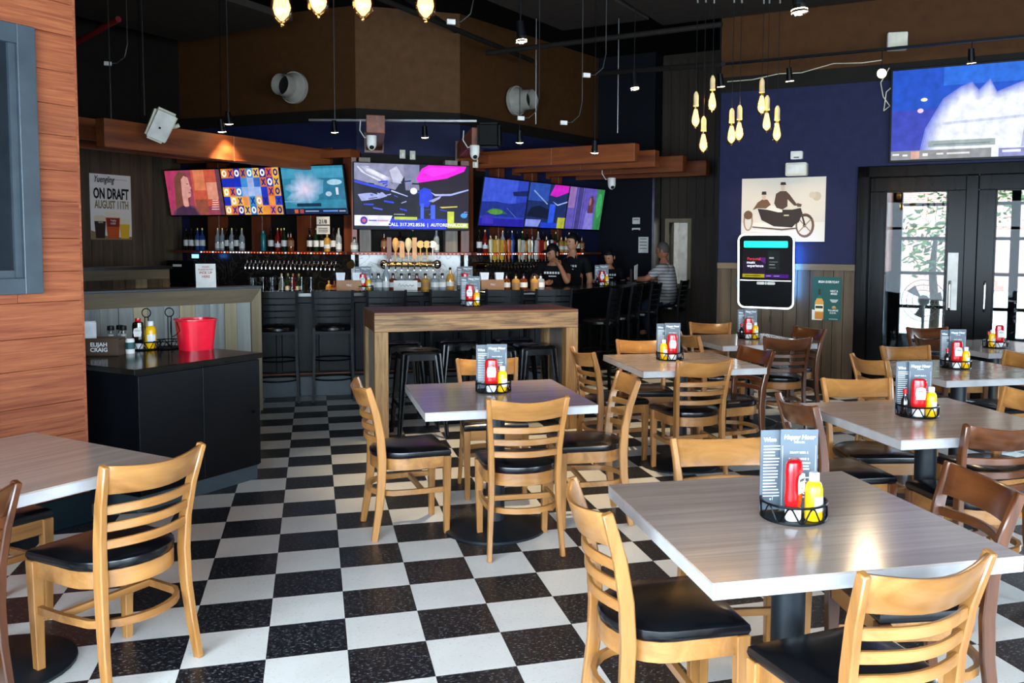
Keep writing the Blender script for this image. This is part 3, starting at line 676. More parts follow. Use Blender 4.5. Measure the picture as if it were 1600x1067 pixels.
# --- wooden high table
ht = thing('high_table', 'long high table of reclaimed timber in the middle of the room', 'table', (.96, 3.70, 0), R(4))
LX, LY = 1.74, .70
MB().b2(.0, LX, 0, LY, 1.026, 1.046).build('tabletop', 'reclaimed_top', ht, bevel=.003)
MB().b2(0, LX, 0, .05, .89, 1.026).build('apron', 'reclaimed', ht, bevel=.003); MB().b2(0, LX, LY-.05, LY, .89, 1.026).build('apron', 'reclaimed', ht, bevel=.003)
MB().b2(0, .05, .05, LY-.05, .89, 1.026).build('apron', 'reclaimed_top', ht, bevel=.003); MB().b2(LX-.05, LX, .05, LY-.05, .89, 1.026).build('apron', 'reclaimed_top', ht, bevel=.003)
for x in (0, LX-.11):
    for y in (0, LY-.11): MB().b2(x, x+.11, y, y+.11, 0, .89).build('leg', 'reclaimed_z', ht, bevel=.004)
    MB().b2(x+.03 if x == 0 else x+.05, x+.06 if x == 0 else x+.08, .11, LY-.11, .0, .89).build('end_panel', 'reclaimed_grey', ht, bevel=.003)
# --- backless metal stools
def make_stool():
    t = thing('metal_stool', 'x', 'stool')
    m = MB(); vs = []
    rr = [(.165, .70), (.168, .715), (.155, .727), (.12, .728), (.03, .722)]
    n = 32
    for s, z in rr:
        for i in range(n):
            a = 2*math.pi*i/n; c, q = math.cos(a), math.sin(a); k = (abs(c)**6+abs(q)**6)**(-1/6); vs.append((s*c*k, s*q*k, z))
    fs = [tuple(range(n-1, -1, -1)), tuple(range((len(rr)-1)*n, len(rr)*n))]
    for k in range(len(rr)-1): fs += [(k*n+i, k*n+(i+1) % n, (k+1)*n+(i+1) % n, (k+1)*n+i) for i in range(n)]
    m.add(vs, fs).build('seat', 'stool_black', t, smooth=True)
    MB().lathe([(.013, 0), (.025, .001)], 16, (0, 0, .7235), 1.8, 1).build('hand_hole', 'rubber', t)
    for sx in (-1, 1):
        for sy in (-1, 1):
            MB().sweep([(sx*.145, sy*.145, .70), (sx*.17, sy*.17, .4), (sx*.2, sy*.2, 0)], [.062, .045, .03], .012, up=(sx, sy, .15)).sweep([(sx*.128, sy*.15, .70), (sx*.158, sy*.174, .4), (sx*.192, sy*.202, 0)], [.05, .034, .022], .01, up=(0, sy, .1)).sweep([(sx*.15, sy*.128, .70), (sx*.174, sy*.158, .4), (sx*.202, sy*.192, 0)], [.05, .034, .022], .01, up=(sx, 0, .1)).build('leg', 'stool_black', t)
    for s in (-1, 1):
        MB().box((0, s*.152, .675), (.27, .008, .055)).build('skirt', 'stool_black', t); MB().box((s*.152, 0, .675), (.008, .27, .055)).build('skirt', 'stool_black', t)
        MB().box((0, s*.18, .28), (.35, .01, .025)).build('foot_rail', 'stool_black', t); MB().box((s*.18, 0, .28), (.01, .35, .025)).build('foot_rail', 'stool_black', t)
    return t
st0 = make_stool(); bpy.context.view_layer.update(); remember(None)
for x, y, lb in ((1.33, 3.88, 'black metal backless stool at the left front under the high table'), (1.97, 3.93, 'black metal backless stool in the middle front of the high table'), (2.35, 4.02, 'black metal backless stool at the right front under the high table'), (1.24, 4.46, 'black metal backless stool behind the left front stool'), (1.75, 4.52, 'black metal backless stool in the middle of the far row'), (2.28, 4.56, 'black metal backless stool at the right end of the far row')):
    place(st0, (x, y, 0), R(4), lb, USED, 'backless metal stools')
# --- bar stools with ladder backs
def make_barstool():
    t = thing('bar_stool', 'x', 'stool')
    MB().lathe([(.18, .715), (.2, .725), (.2, .748), (.17, .765), (.05, .77)], 28, (0, 0, 0), 1, .98).build('seat', 'vinyl', t, smooth=True)
    for s in (-1, 1):
        MB().sweep([(s*.2, .2, 0), (s*.175, .16, .72)], .026, .026, up=(0, 1, 0)).build('leg', 'black_metal', t)
        MB().sweep([(s*.2, -.21, 0), (s*.185, -.175, .5), (s*.185, -.17, .75), (s*.19, -.19, .95), (s*.195, -.22, 1.13)], .026, .03, up=(0, 1, 0)).build('back_post', 'black_metal', t)
    for k, z in enumerate((1.09, 1.022, .958, .894, .83)): MB().sweep(arc(-.185, .185, -.215+.011*k, z, .02, 7), .01, .064 if k == 0 else .05).build('slat', 'black_metal', t)
    for z in (.22, .42): MB().ring((0, 0, z), .205 if z < .3 else .195, .009, 24, 5).build('foot_ring', 'black_metal', t)
    MB().box((0, .165, .7), (.34, .02, .03)).build('seat_rail', 'black_metal', t); MB().box((0, -.17, .7), (.34, .02, .03)).build('seat_rail', 'black_metal', t)
    return t
bs0 = make_barstool(); bpy.context.view_layer.update(); remember(None)
for i, (x, y) in enumerate(((.14, 5.93), (.68, 5.92), (1.21, 5.93), (1.85, 5.92), (2.44, 5.93), (2.98, 5.92))):
    place(bs0, (x, y-.03, 0), 0, 'black bar stool at the straight bar front, %s from the left' % ['first', 'second', 'third', 'fourth', 'fifth', 'sixth'][i], USED, 'ladder back bar stools')
for i, (x, y) in enumerate(((3.60, 6.02), (4.05, 6.56), (4.51, 7.10), (5.33, 8.09))):
    place(bs0, (x, y, 0), R(52), 'black bar stool along the angled right bar side, %s' % ['nearest one', 'second from the front', 'third from the front', 'the one the man sits on'][i], USED, 'ladder back bar stools')
# ================================================================== BAR
br = thing('bar_counter', 'long black bar counter across the back of the room', 'bar')
d50 = Vector((math.cos(R(50)), math.sin(R(50))));
front = [Vector((-1.5, 7.2)), Vector((-.3, 6.02)), Vector((3.2, 6.02)), Vector((3.2, 6.02))+d50*3.5]
inner = [Vector((-1.08, 7.62)), Vector((-.05, 6.62)), Vector((2.92, 6.62)), Vector((2.72, 6.38))+d50*3.5]
MB().prism([tuple(v) for v in front]+[tuple(v) for v in inner[::-1]], 1.045, 1.09).build('counter_top', 'counter_black', br, bevel=.006)
ff = [Vector((-1.4, 7.28)), Vector((-.26, 6.16)), Vector((3.13, 6.16)), Vector((3.1, 6.13))+d50*3.5]; fi = [Vector((-1.15, 7.55)), Vector((-.1, 6.5)), Vector((2.97, 6.5)), Vector((2.8, 6.34))+d50*3.5]
MB().prism([tuple(v) for v in ff]+[tuple(v) for v in fi[::-1]], 0.0, 1.045).build('front_panel', 'station_black', br)
for k in range(9): MB().b2(-.2+k*.37, .12+k*.37, 6.145, 6.16, .25, .98).build('panel', 'station_black', br, bevel=.008)
MB().b2(-.26, 3.13, 6.12, 6.16, 0, .2).build('kick_board', 'slate_frame', br)
MB().cyl((-.2, 6.105, .235), (3.1, 6.105, .235), .012, n=10).build('foot_rail', 'shelf_wood', br, smooth=True)
# back bar: three facets, each root looks along its own -y
A_ = (.936, 7.9); B_ = (2.482, 7.9)
def backbar(name, loc, rz, u0, u1, splash, posts, postmat, lab):
    t = thing(name, lab, 'shelf', (*loc, 0), rz)
    MB().b2(u0, u1, -.05, .28, 1.465, 1.50).build('shelf', 'shelf_wood', t, bevel=.003)
    MB().b2(u0, u1, .2, .22, .92, 1.465).build('backsplash', splash, t)
    MB().b2(u0, u1, -.25, .28, .86, .92).build('back_counter', 'counter_black', t)
    MB().b2(u0, u1, -.2, .26, 0, .86).build('cabinet', 'station_black', t)
    MB().b2(u0, u1, .275, .285, 1.5, 2.75).build('back_board', 'band_dark', t)
    for p0, p1 in posts: MB().b2(p0, p1, .1, .27, 1.5, 2.68).build('post', postmat, t, bevel=.003)
    n = int((u1-u0)/.045)
    cols = [('led_light', 'led_red', lambda k: k % 3 != 0), ('led_light', 'led_cool', lambda k: k % 3 == 0)]
    return t
bl = backbar('back_bar', A_, R(-38), -2.86, -.02, 'marble_dark', [(-2.38, -2.18), (-1.63, -1.45), (-.89, -.67), (-.16, -.04)], 'shelf_wood', 'left wing of the back bar with bottle shelf and wooden posts')
bc = backbar('back_bar', (0, 7.9), 0, .96, 2.46, 'marble_white', [], 'shelf_wood', 'white marble middle section of the back bar')
for p0, p1, m in ((1.06, 1.20, 'reclaimed_grey'), (2.14, 2.30, 'reclaimed_grey'), (.965, 1.03, 'shelf_wood'), (2.34, 2.45, 'shelf_wood')): MB().b2(p0, p1, .05, .27, 1.5, 2.68).build('post', m, bc, bevel=.003)
brr = backbar('back_bar', B_, R(40), .02, 3.1, 'marble_dark', [(.04, .14), (.67, .80), (1.44, 1.57), (2.1, 2.2)], 'shelf_wood', 'right wing of the back bar behind the beer taps')
for t, u0, u1, pat in ((bl, -2.35, -.05, 'L'), (bc, .98, 2.44, 'C'), (brr, .05, 2.6, 'R')):
    n = int((u1-u0)/.05)
    for k in range(n):
        u = u0+k*(u1-u0)/n
        c = 'led_red'
        if pat == 'L' and (k % 4 == 0 or 9 < k < 16): c = 'led_cool'
        if pat == 'R' and k % 5 < 2: c = 'led_cool'
        MB().box((u, -.054, 1.478), (.018, .008, .014)).build('led', c, t)
MB().box((-2.45, -.06, 1.42), (.10, .02, .05)).build('blue_led_box', 'led_blue', bl)
# --- bottles
def make_bottle(name, prof, body, cap, label_c, lz=(.06, .14), capz=None):
    t = thing(name, 'x', 'bottle')
    H = prof[-1][1]; MB().lathe(prof, 14).build('body', body, t, smooth=True)
    rn = prof[-1][0]; MB().lathe([(rn*1.15, H-.002), (rn*1.15, H+.022), (rn*.6, H+.026)], 10).build('cap', cap, t, smooth=True)
    rb = max(p[0] for p in prof)
    if label_c: MB().lathe([(rb+.0006, lz[0]), (rb+.0006, lz[1])], 14, cap=False).build('label', label_c, t, smooth=True)
    return t
P1 = [(.034, 0), (.037, .008), (.037, .17), (.03, .195), (.014, .22), (.013, .275)]
P2 = [(.04, 0), (.042, .008), (.042, .14), (.034, .165), (.014, .18), (.013, .225)]
P3 = [(.045, 0), (.047, .006), (.047, .10), (.04, .118), (.016, .13), (.015, .16)]
P4 = [(.033, 0), (.036, .01), (.036, .19), (.03, .215), (.02, .225), (.02, .24)]
PROT = {
 'dark': make_bottle('liquor_bottle', P1, 'bottle_dark', 'cap_black', 'label_white'), 'clear': make_bottle('liquor_bottle', P1, 'bottle_clear', 'cap_gold', 'label_white', (.03, .1)),
 'amber': make_bottle('liquor_bottle', P2, 'bottle_amber', 'cap_black', 'box_tan'), 'red': make_bottle('liquor_bottle', P1, 'bottle_red', 'cap_gold', 'label_white', (.05, .1)),
 'green': make_bottle('liquor_bottle', P1, 'bottle_green', 'cap_gold', 'label_white'), 'gold': make_bottle('liquor_bottle', P2, 'bottle_gold', 'cap_black', 'label_white', (.04, .09)),
 'squat': make_bottle('whiskey_bottle', P3, 'bottle_amber', 'cap_black', 'label_white', (.03, .085)), 'squatc': make_bottle('whiskey_bottle', P3, 'bottle_clear', 'cap_black', 'label_white', (.03, .085)), 'squatg': make_bottle('whiskey_bottle', P3, 'bottle_gold', 'cap_black', 'box_tan', (.03, .085)),
 'teal': make_bottle('cocktail_shaker', P4, 'teal_bottle', 'teal_bottle', None), 'blue': make_bottle('liquor_bottle', P1, 'bottle_blue', 'cap_gold', 'label_white')}
bpy.context.view_layer.update(); remember(None)
def wp(loc, rz, u, y, z): return (loc[0]+u*math.cos(rz)-y*math.sin(rz), loc[1]+u*math.sin(rz)+y*math.cos(rz), z)
NM = {'dark': 'dark', 'clear': 'clear', 'amber': 'amber', 'red': 'red', 'green': 'green', 'gold': 'golden', 'squat': 'squat amber', 'squatc': 'squat clear', 'squatg': 'squat golden', 'teal': 'teal', 'blue': 'blue'}
def bottle(k, loc, lab, grp, rz=0): 
    o = place(PROT[k], loc, rz, lab, USED, grp); return o
Lb = [('dark', -2.70), ('dark', -2.61), ('blue', -2.50), ('blue', -2.42), ('clear', -2.15), ('clear', -2.07), ('dark', -1.99), ('clear', -1.91), ('dark', -1.83), ('clear', -1.74), ('teal', -1.385), ('dark', -1.26), ('red', -1.15), ('green', -1.045), ('amber', -.94), ('dark', -.64), ('green', -.54), ('dark', -.44), ('gold', -.37), ('dark', -.275), ('clear', -.195)]
ORD = ['first', 'second', 'third', 'fourth', 'fifth', 'sixth', 'seventh', 'eighth', 'ninth', 'tenth', 'eleventh', 'twelfth', 'thirteenth', 'fourteenth', 'fifteenth', 'sixteenth', 'seventeenth', 'eighteenth', 'nineteenth', 'twentieth', 'twenty-first', 'twenty-second']
bay = lambda u: 'first' if u < -2.3 else 'second' if u < -1.6 else 'third' if u < -.9 else 'fourth'
for i, (k, u) in enumerate(Lb):
    bottle(k, wp(A_, R(-38), u, .04, 1.50), ('teal metal bottle alone on the left shelf' if k == 'teal' else '%s liquor bottle on the left shelf, %s from the left in front' % (NM[k], ORD[i])), 'bottles on the left shelf')
for i, (k, u) in enumerate((('dark', -2.66), ('dark', -2.03), ('dark', -1.87), ('red', -1.2), ('amber', -1.09), ('green', -.59), ('dark', -.5), ('amber', -.32))):
    bottle(k, wp(A_, R(-38), u, .17, 1.50), '%s liquor bottle, %s from the left in the left shelf back row' % (NM[k], ORD[i]), 'bottles on the left shelf')
for k, u in (('amber', 1.36), ('dark', 1.56), ('green', 1.72), ('clear', 2.02), ('squatc', .995)): bottle(k, wp((0, 7.9), 0, u, .02, 1.50), {'amber': 'amber bottle lit on the middle shelf below the big screen', 'dark': 'dark bottle on the middle shelf behind the tap handles', 'green': 'green bottle on the middle shelf behind the tap handles', 'clear': 'pale clear bottle standing alone on the middle shelf', 'squatc': 'small clear bottle beside the middle section post'}[k], 'bottles on the middle shelf')
rk = ['dark', 'red', 'gold', 'gold', 'clear', 'dark', 'blue', 'dark', 'green', 'dark', 'amber', 'clear', 'dark', 'gold', 'dark', 'green', 'gold', 'gold', 'clear', 'dark', 'dark', 'amber']
for i, k in enumerate(rk):
    u = .2+i*.118
    if any(p0-.05 < u < p1+.05 for p0, p1 in ((.67, .80), (1.44, 1.57), (2.1, 2.2))): u += .0; yy = .03
    else: yy = .05
    bottle(k, wp(B_, R(40), u, yy, 1.50), '%s liquor bottle on the right shelf above the taps, %s from the left' % (NM[k], ORD[i]), 'bottles on the right shelf')
for i, (k, u) in enumerate((('squatc', 1.11), ('squatc', 1.19), ('clear', 1.27), ('squat', 1.35), ('squatc', 1.44), ('squatc', 1.53), ('squat', 1.61), ('squatg', 1.71), ('squatc', 1.81), ('squatc', 1.90), ('gold', 1.985))):
    bottle(k, (u, 6.50+.03*(i % 2), 1.09), '%s bottle before the white marble, %s from the left' % (NM[k], ORD[i]), 'bottles before the marble')
for i, (k, u) in enumerate((('clear', -.93), ('green', -.83), ('red', -.75), ('green', -.66), ('gold', -.2), ('amber', -.12))): bottle(k, wp(A_, R(-38), u, -.16, .92), '%s bottle under the left tap rail, %s from the left' % (NM[k], ORD[i]), 'bottles under the left taps')
for i, (k, x) in enumerate((('squat', 2.60), ('squat', 2.70), ('squatg', 2.80), ('squat', 2.90), ('squatg', 3.02), ('squatc', 3.1))): bottle(k, (x-.1, 6.3+.04*(i % 2), 1.09), '%s bottle beside the right tan box on the bar, %s from the left' % (NM[k], ORD[i]), 'bottles on the bar top')
nt_ = thing('shelf_notice', 'white paper sign hung behind the bottles left of the big screen', 'notice', wp(A_, R(-38), -.40, .0, 1.83), R(-38))
MB().b2(-.1, .1, 0, .004, -.11, .11).build('sheet', 'paper', nt_); MB().b2(-.1, .1, -.003, 0, -.004, .01).build('print_line', 'ink_black', nt_); text('21/8', .07, 'ink_black', nt_, (0, -.003, .045), bold=.02)
for q_ in range(3): MB().b2(-.07, .07, -.003, 0, -.04-q_*.022, -.032-q_*.022).build('print_line', 'ink_black', nt_)
pg = thing('pint_glass', 'x', 'glass'); MB().lathe([(.03, 0), (.032, .004), (.043, .145), (.041, .145), (.03, .01)], 14, cap=False).build('glass', 'clear_glass', pg, smooth=True); MB().lathe([(.03, 0), (.03, .012), (.01, .013)], 14).build('foot', 'clear_glass', pg, smooth=True)
bpy.context.view_layer.update(); remember(None)
for i in range(7): place(pg, (-.12+i*.098, 6.42+.05*(i % 2), 1.09), 0, 'empty clear glass on the bar above the first stools, %s from the left' % ORD[i], USED, 'glasses on the bar')
rg = thing('order_terminal', 'black order terminal at the left end of the back bar', 'terminal', wp(A_, R(-38), -2.62, -.12, .92), R(-20))
MB().b2(-.14, .14, -.1, .12, 0, .12).build('base', 'black_metal', rg, bevel=.01); MB().b2(-.2, .2, -.06, .02, .14, .44).build('screen_case', 'black_metal', rg, bevel=.012); MB().b2(-.03, .03, -.02, .03, .1, .16).build('neck', 'black_metal', rg); MB().b2(-.1, .02, -.065, -.06, .36, .39).build('paper_strip', 'paper', rg)
bsg = thing('bar_sign', 'small white bar sign with script line among the bottles', 'sign', (1.47, 6.36, 1.09), R(-6)); MB().b2(-.13, .13, -.01, .01, 0, .11).build('card', 'paper', bsg, bevel=.003); MB().tube([(-.08, -.012, .05), (-.065, -.012, .08), (-.05, -.012, .045), (-.03, -.012, .065), (-.01, -.012, .045), (.01, -.012, .065), (.03, -.012, .045), (.05, -.012, .065), (.07, -.012, .05), (.09, -.012, .06)], .003, 4).build('script_line', 'sheet_green', bsg)
# --- beer taps
def taps(name, lab, loc, rz, u0, u1, z, n, rail, ends, y=0):
    t = thing(name, lab, 'beer taps', (*loc, 0), rz)
    MB().cyl((u0, y, z), (u1, y, z), .032, n=14).build('rail', rail, t, smooth=True)
    if ends: 
        for u in (u0-.02, u1+.02): MB().ell((u, y, z), (.055, .06, .06)).build('end_ball', 'chrome', t, smooth=True)
    for p in (u0+.1, u1-.1): MB().cyl((p, y, z), (p, y+.2, z), .02, n=8).build('bracket', rail, t, smooth=True)
    for k in range(n):
        u = u0+(k+.5)*(u1-u0)/n
        MB().cyl((u, y-.02, z), (u, y-.07, z-.005), .011, n=8).tube([(u, y-.06, z), (u-.003, y-.085, z-.03), (u-.006, y-.085, z-.075)], .009, 6).cyl((u, y-.055, z), (u, y-.05, z+.04), .008, n=6).build('faucet', 'chrome', t, smooth=True)
    return t
taps('tap_rail', 'long chrome tap rail on the left wing without handles', A_, R(-38), -1.68, -.2, 1.335, 22, 'chrome', False, .08)
MB().cyl((.94, 7.85, 1.36), (.94, 7.75, 1.34), .05, n=14).build('rail_elbow', 'brass', None, label='brass elbow pipe at the left edge of the white marble', category='pipe')
tc = taps('tap_tower', 'brass tap tower with assorted handles before the white marble', (0, 7.9), 0, 1.37, 2.0, 1.345, 8, 'brass', True, -.06)
def handle(t, u, y, z, kind, m):
    b = MB().cyl((u, y, z), (u, y, z+.05), .008, n=6)
    if kind == 'round': o = b.lathe([(.01, .05), (.012, .12), (.03, .16), (.042, .2), (.042, .24), (.028, .28), (.006, .295)], 12, (u, y, z), 1, .45)
    elif kind == 'flat': o = b.b2(u-.028, u+.028, y-.012, y+.012, z+.03, z+.3)
    elif kind == 'disc': o = b.cyl((u, y, z+.05), (u, y, z+.17), .009, n=8).cyl((u, y-.012, z+.215), (u, y+.012, z+.215), .047, n=20)
    elif kind == 'frame': o = b.b2(u-.03, u-.02, y-.01, y+.01, z+.04, z+.24).b2(u+.02, u+.03, y-.01, y+.01, z+.04, z+.24).b2(u-.03, u+.03, y-.01, y+.01, z+.23, z+.245).b2(u-.02, u+.02, y-.003, y+.003, z+.05, z+.23)
    else: o = b.lathe([(.018, .04), (.026, .1), (.032, .2), (.042, .25), (.036, .3), (.014, .315)], 10, (u, y, z), 1, .7)
    o.build('tap_handle', m, t, smooth=(kind in ('round', 'fig')))
for u, k, m in ((1.41, 'flat', 'shelf_wood'), (1.49, 'round', 'handle_tan'), (1.57, 'frame', 'handle_tan'), (1.65, 'round', 'handle_ivory'), (1.725, 'flat', 'handle_tan'), (1.80, 'disc', 'handle_yellow'), (1.88, 'disc', 'handle_yellow'), (1.955, 'disc', 'white_plastic')): handle(tc, u, -.115, 1.385, k, m)
tr = taps('tap_rail', 'long steel tap rail on the right wing crowded with handles', B_, R(40), .28, 1.9, 1.33, 22, 'steel', False, .02)
MB().cyl((.05, .02, 1.33), (.28, .02, 1.33), .045, n=14).build('pipe_sleeve', 'brass', tr, smooth=True)
for i in range(20):
    u = .34+i*.078; k = ['fig', 'flat', 'fig', 'flat', 'round', 'fig'][i % 6]; m = ['handle_ivory', 'handle_yellow', 'handle_tan', 'handle_yellow', 'handle_orange', 'handle_orange', 'handle_blue', 'black_metal', 'handle_ivory', 'white_plastic', 'handle_tan', 'handle_ivory', 'steel', 'white_plastic', 'handle_red', 'handle_red', 'handle_tan', 'steel', 'white_plastic', 'handle_red'][i]
    handle(tr, u, -.035, 1.37, k, m)
# --- screens
def tv(name, lab, loc, rz, tilt, W, H, shapes, mat='art_screen', fr=.012):
    t = thing(name, lab, 'television', loc, rz); t.rotation_euler = (tilt, 0, rz)
    MB().b2(-W/2-fr, W/2+fr, .0, .045, -H/2-fr-.006, H/2+fr).build('bezel', 'black_metal', t, bevel=.003)
    MB().b2(-.2, .2, .045, .14, -.15, .15).build('wall_mount', 'black_metal', t)
    art('screen', t, W, H, shapes, mat, (0, -.001, 0)); return t
# woman and bar scene
s1 = [('8d3d52', 'r', (0, 0, 1, 1)), ('a3345a', 'r', (0, .15, .25, 1)), ('b8503c', 'r', (.48, .2, 1, 1)), ('c9744f', 'r', (.52, .55, .72, 1)), ('d08a72', 'r', (.74, .35, .93, .72)), ('5b3a4a', 'r', (.93, 0, 1, 1)), ('8a4a3a', 'r', (.5, .0, .72, .35)), ('55384f', 'p', [(.05, 0), (.08, .1), (.2, .2), (.3, .26), (.45, .2), (.52, .08), (.55, 0)]),
      ('6b4034', 'p', [(.12, .12), (.14, .5), (.17, .85), (.26, .97), (.36, .95), (.42, .85), (.4, .3), (.3, .2)]), ('c98f86', 'p', [(.27, .18), (.27, .45), (.29, .8), (.35, .88), (.42, .84), (.44, .66), (.46, .6), (.44, .58), (.44, .5), (.43, .42), (.37, .38), (.37, .2)]), ('8a3f4a', 'r', (.395, .49, .435, .51)), ('4b2f33', 'r', (.375, .69, .42, .705)), ('402840', 'p', [(.1, 0), (.13, .14), (.27, .22), (.33, .16), (.38, .2), (.47, .14), (.52, 0)])]
s1 += [('d9c8c8', 'r', (.78+.01*k, .12+.05*k, .92, .135+.05*k)) for k in range(5)]
# letters grid
def xo():
    pal = ['d98a2b', 'c9552a', '1b2d9a', '2c7ac0', '203aa8', 'e0b03c', '8a3a7a']
    rows = ['YOOXPOPXBORXPXYO', 'B..B..LCLB.OXPOYX', 'YOOXBOLCLLB.BOXYO', 'BBYOOXOCLXXOOBX', 'YOOXPOYXLOYXO.OXPO']
    sh = [('1b2db0', 'r', (0, 0, 1, 1))]; rnd = random.Random(4)
    grid = [[('d98a2b', 'O'), ('c9602a', 'X'), ('2a2f9a', 'O'), ('b86a2e', 'X'), ('2f86d0', 'O'), ('e0b03c', 'X'), ('2a2480', 'O'), ('cf5a2a', 'X'), ('e0b03c', 'O')],
            [('1b2db0', ''), ('1b2db0', ''), ('1b2db0', ''), ('3a86c8', ''), ('9aa6d0', ''), ('2f66c0', ''), ('c96a30', 'X'), ('2a2fa0', 'O'), ('e0a83c', 'X')],
            [('e0b03c', 'O'), ('d0622a', 'X'), ('3a7ac0', 'O'), ('8fa8d8', ''), ('9cb0dc', ''), ('8fa8d8', ''), ('1f36b4', ''), ('cf5f2e', 'X'), ('d99a34', 'O')],
            [('1b2db0', ''), ('e0b850', 'O'), ('e0a83c', 'X'), ('dc8c50', ''), ('2f86b8', 'X'), ('d8a060', 'O'), ('2a2fa0', 'X'), ('e08a3c', ''), ('2a40b0', 'X')],
            [('e09a40', 'O'), ('cf6a3a', 'X'), ('3a2480', 'O'), ('e0b03c', 'X'), ('2f6ac0', 'O'), ('e0a03c', 'X'), ('e0903c', ''), ('cf6a50', 'X'), ('d99a34', 'O')]]
    for r in range(5):
        for c in range(9):
            col, ch = grid[r][c]; x0, x1, y0, y1 = c/9, (c+1)/9, 1-(r+1)/5, 1-r/5; sh.append((col, 'r', (x0, y0, x1, y1)))
            mx, my = (x0+x1)/2, (y0+y1)/2; k = 'f2f0ea' if (r+c) % 2 == 0 and c < 8 else '1a1f80'
            if ch == 'O': sh += [(k, 'e', (mx, my, .04, .075)), (col, 'e', (mx, my, .018, .037))]
            if ch == 'X': sh += [(k, 'p', [(mx-.04, my+.07), (mx-.016, my+.07), (mx+.04, my-.07), (mx+.016, my-.07)]), (k, 'p', [(mx+.04, my+.07), (mx+.016, my+.07), (mx-.04, my-.07), (mx-.016, my-.07)])]
    return sh
s3 = [('2f7f9c', 'r', (0, 0, 1, 1)), ('3f8fae', 'r', (0, .75, 1, .95)), ('2a6f8e', 'r', (.55, .3, 1, .75))]+soft('3f88a8', 'e0cfe8', .36, .52, .30, .36, 12, .8)+[('9cc4d8', 'e', (.85, .66, .12, .06)), ('7fb0c8', 'r', (0, .26, .3, .275)), ('a9c6d8', 'e', (.74, .42, .05, .05)), ('cfd8e4', 'r', (.86, .4, .9, .55)), ('14304a', 'r', (.2, .16, .6, .23)), ('162446', 'r', (0, 0, 1, .12)), ('c8582e', 'r', (.15, .02, .21, .1)), ('b04838', 'r', (.24, .02, .3, .1)), ('8fa0c0', 'r', (.33, .05, .55, .075)), ('5f8fd8', 'r', (.62, .05, .86, .08)), ('aab4c8', 'r', (.88, .05, .98, .075))]
# garage
s4 = [('14182c', 'r', (0, 0, 1, 1)), ('7a7c96', 'p', [(0, .98), (0, .75), (.35, .6), (.5, 1), (0, 1)]), ('b9bccb', 'p', [(.02, .95), (.06, .86), (.22, .72), (.24, .8), (.12, .95)]), ('a6a8bd', 'p', [(.3, .9), (.33, .72), (.4, .7), (.42, .8), (.36, .97)]), ('6d6f8a', 'p', [(.42, 1), (.44, .6), (.56, .6), (.56, 1)]), ('2c3fc0', 'p', [(0, .74), (0, .70), (.3, .58), (.3, .62)]), ('8f97c8', 'p', [(.03, .52), (.06, .42), (.18, .44), (.28, .5), (.24, .56), (.1, .54)]), ('10131f', 'p', [(.05, .2), (.08, .42), (.2, .46), (.36, .47), (.52, .42), (.55, .2)]), ('a9b2e8', 'p', [(.31, .58), (.32, .595), (.46, .51), (.455, .5)]), ('dfe0e8', 'e', (.51, .59, .03, .05)), ('d010c0', 'p', [(.53, .78), (.58, .94), (.64, 1), (.98, 1), (.96, .92), (.8, .8), (.56, .72)]), ('f02adf', 'p', [(.58, .9), (.66, .97), (.92, .97), (.84, .9), (.68, .82)]), ('1a1020', 'p', [(.55, .72), (.8, .8), (.97, .92), (1, .9), (1, .3), (.6, .4)]), ('2036c0', 'p', [(.56, .6), (.6, .65), (.66, .62), (.68, .5), (.64, .34), (.56, .36)]), ('3a58e0', 'r', (.57, .0, .6, .4)), ('3a58e0', 'r', (.66, .0, .7, .38)), ('9aa4ea', 'p', [(.66, .58), (.7, .55), (.84, .56), (1, .64), (1, .62), (.84, .53), (.7, .52)]), ('8a90b8', 'p', [(.64, .44), (.72, .5), (.76, .53), (.74, .48), (.68, .42)]), ('b9a94a', 'p', [(.74, .35), (.76, .33), (.9, .35), (.9, .37)]), ('2538c8', 'r', (.3, 0, .8, .16)), ('a8b83a', 'r', (.34, .14, .54, .185)), ('b4c040', 'r', (.81, .02, .87, .28)), ('a8b43c', 'r', (.81, .02, 1, .1)), ('3f88c8', 'e', (.96, .22, .03, .04)), ('c9cbe8', 'p', [(0, .04), (.285, .04), (.325, .2), (0, .2)]), ('3a2f9a', 'e', (.08, .12, .032, .062, 10)), ('d0506a', 'e', (.08, .12, .016, .03)), ('5a50a8', 'r', (.12, .11, .19, .13)), ('b07a8a', 'r', (.195, .11, .29, .13))]
rnA = random.Random(21); busy = []
for k in range(46):
    x_, y_ = rnA.uniform(.0, .98), rnA.uniform(.2, .72); w_, h_ = rnA.uniform(.01, .09), rnA.uniform(.006, .03); sl = rnA.uniform(-.03, .03)
    busy.append((rnA.choice(['1f2f9a', '2a3cc8', '4a58d0', '0c1024', '10131f', '6a74c0', '8f96c8', '14182c', '0a0c18']), 'p', [(x_, y_), (x_+w_, y_+sl), (x_+w_, y_+sl+h_), (x_, y_+h_)]))
s4 = s4[:8]+[(mix('7a7c96', 'd8d8e4', k/7), 'p', [(.02+.02*k, .97-.01*k), (.1, .84+.01*k), (.3-.01*k, .70+.012*k), (.33-.012*k, .76+.01*k), (.14, .93-.004*k)]) for k in range(7)]+busy+s4[8:]
s4 += [('dfe0f0', 'r', (.34+.012*k, .215, .345+.012*k, .23)) for k in range(8)]
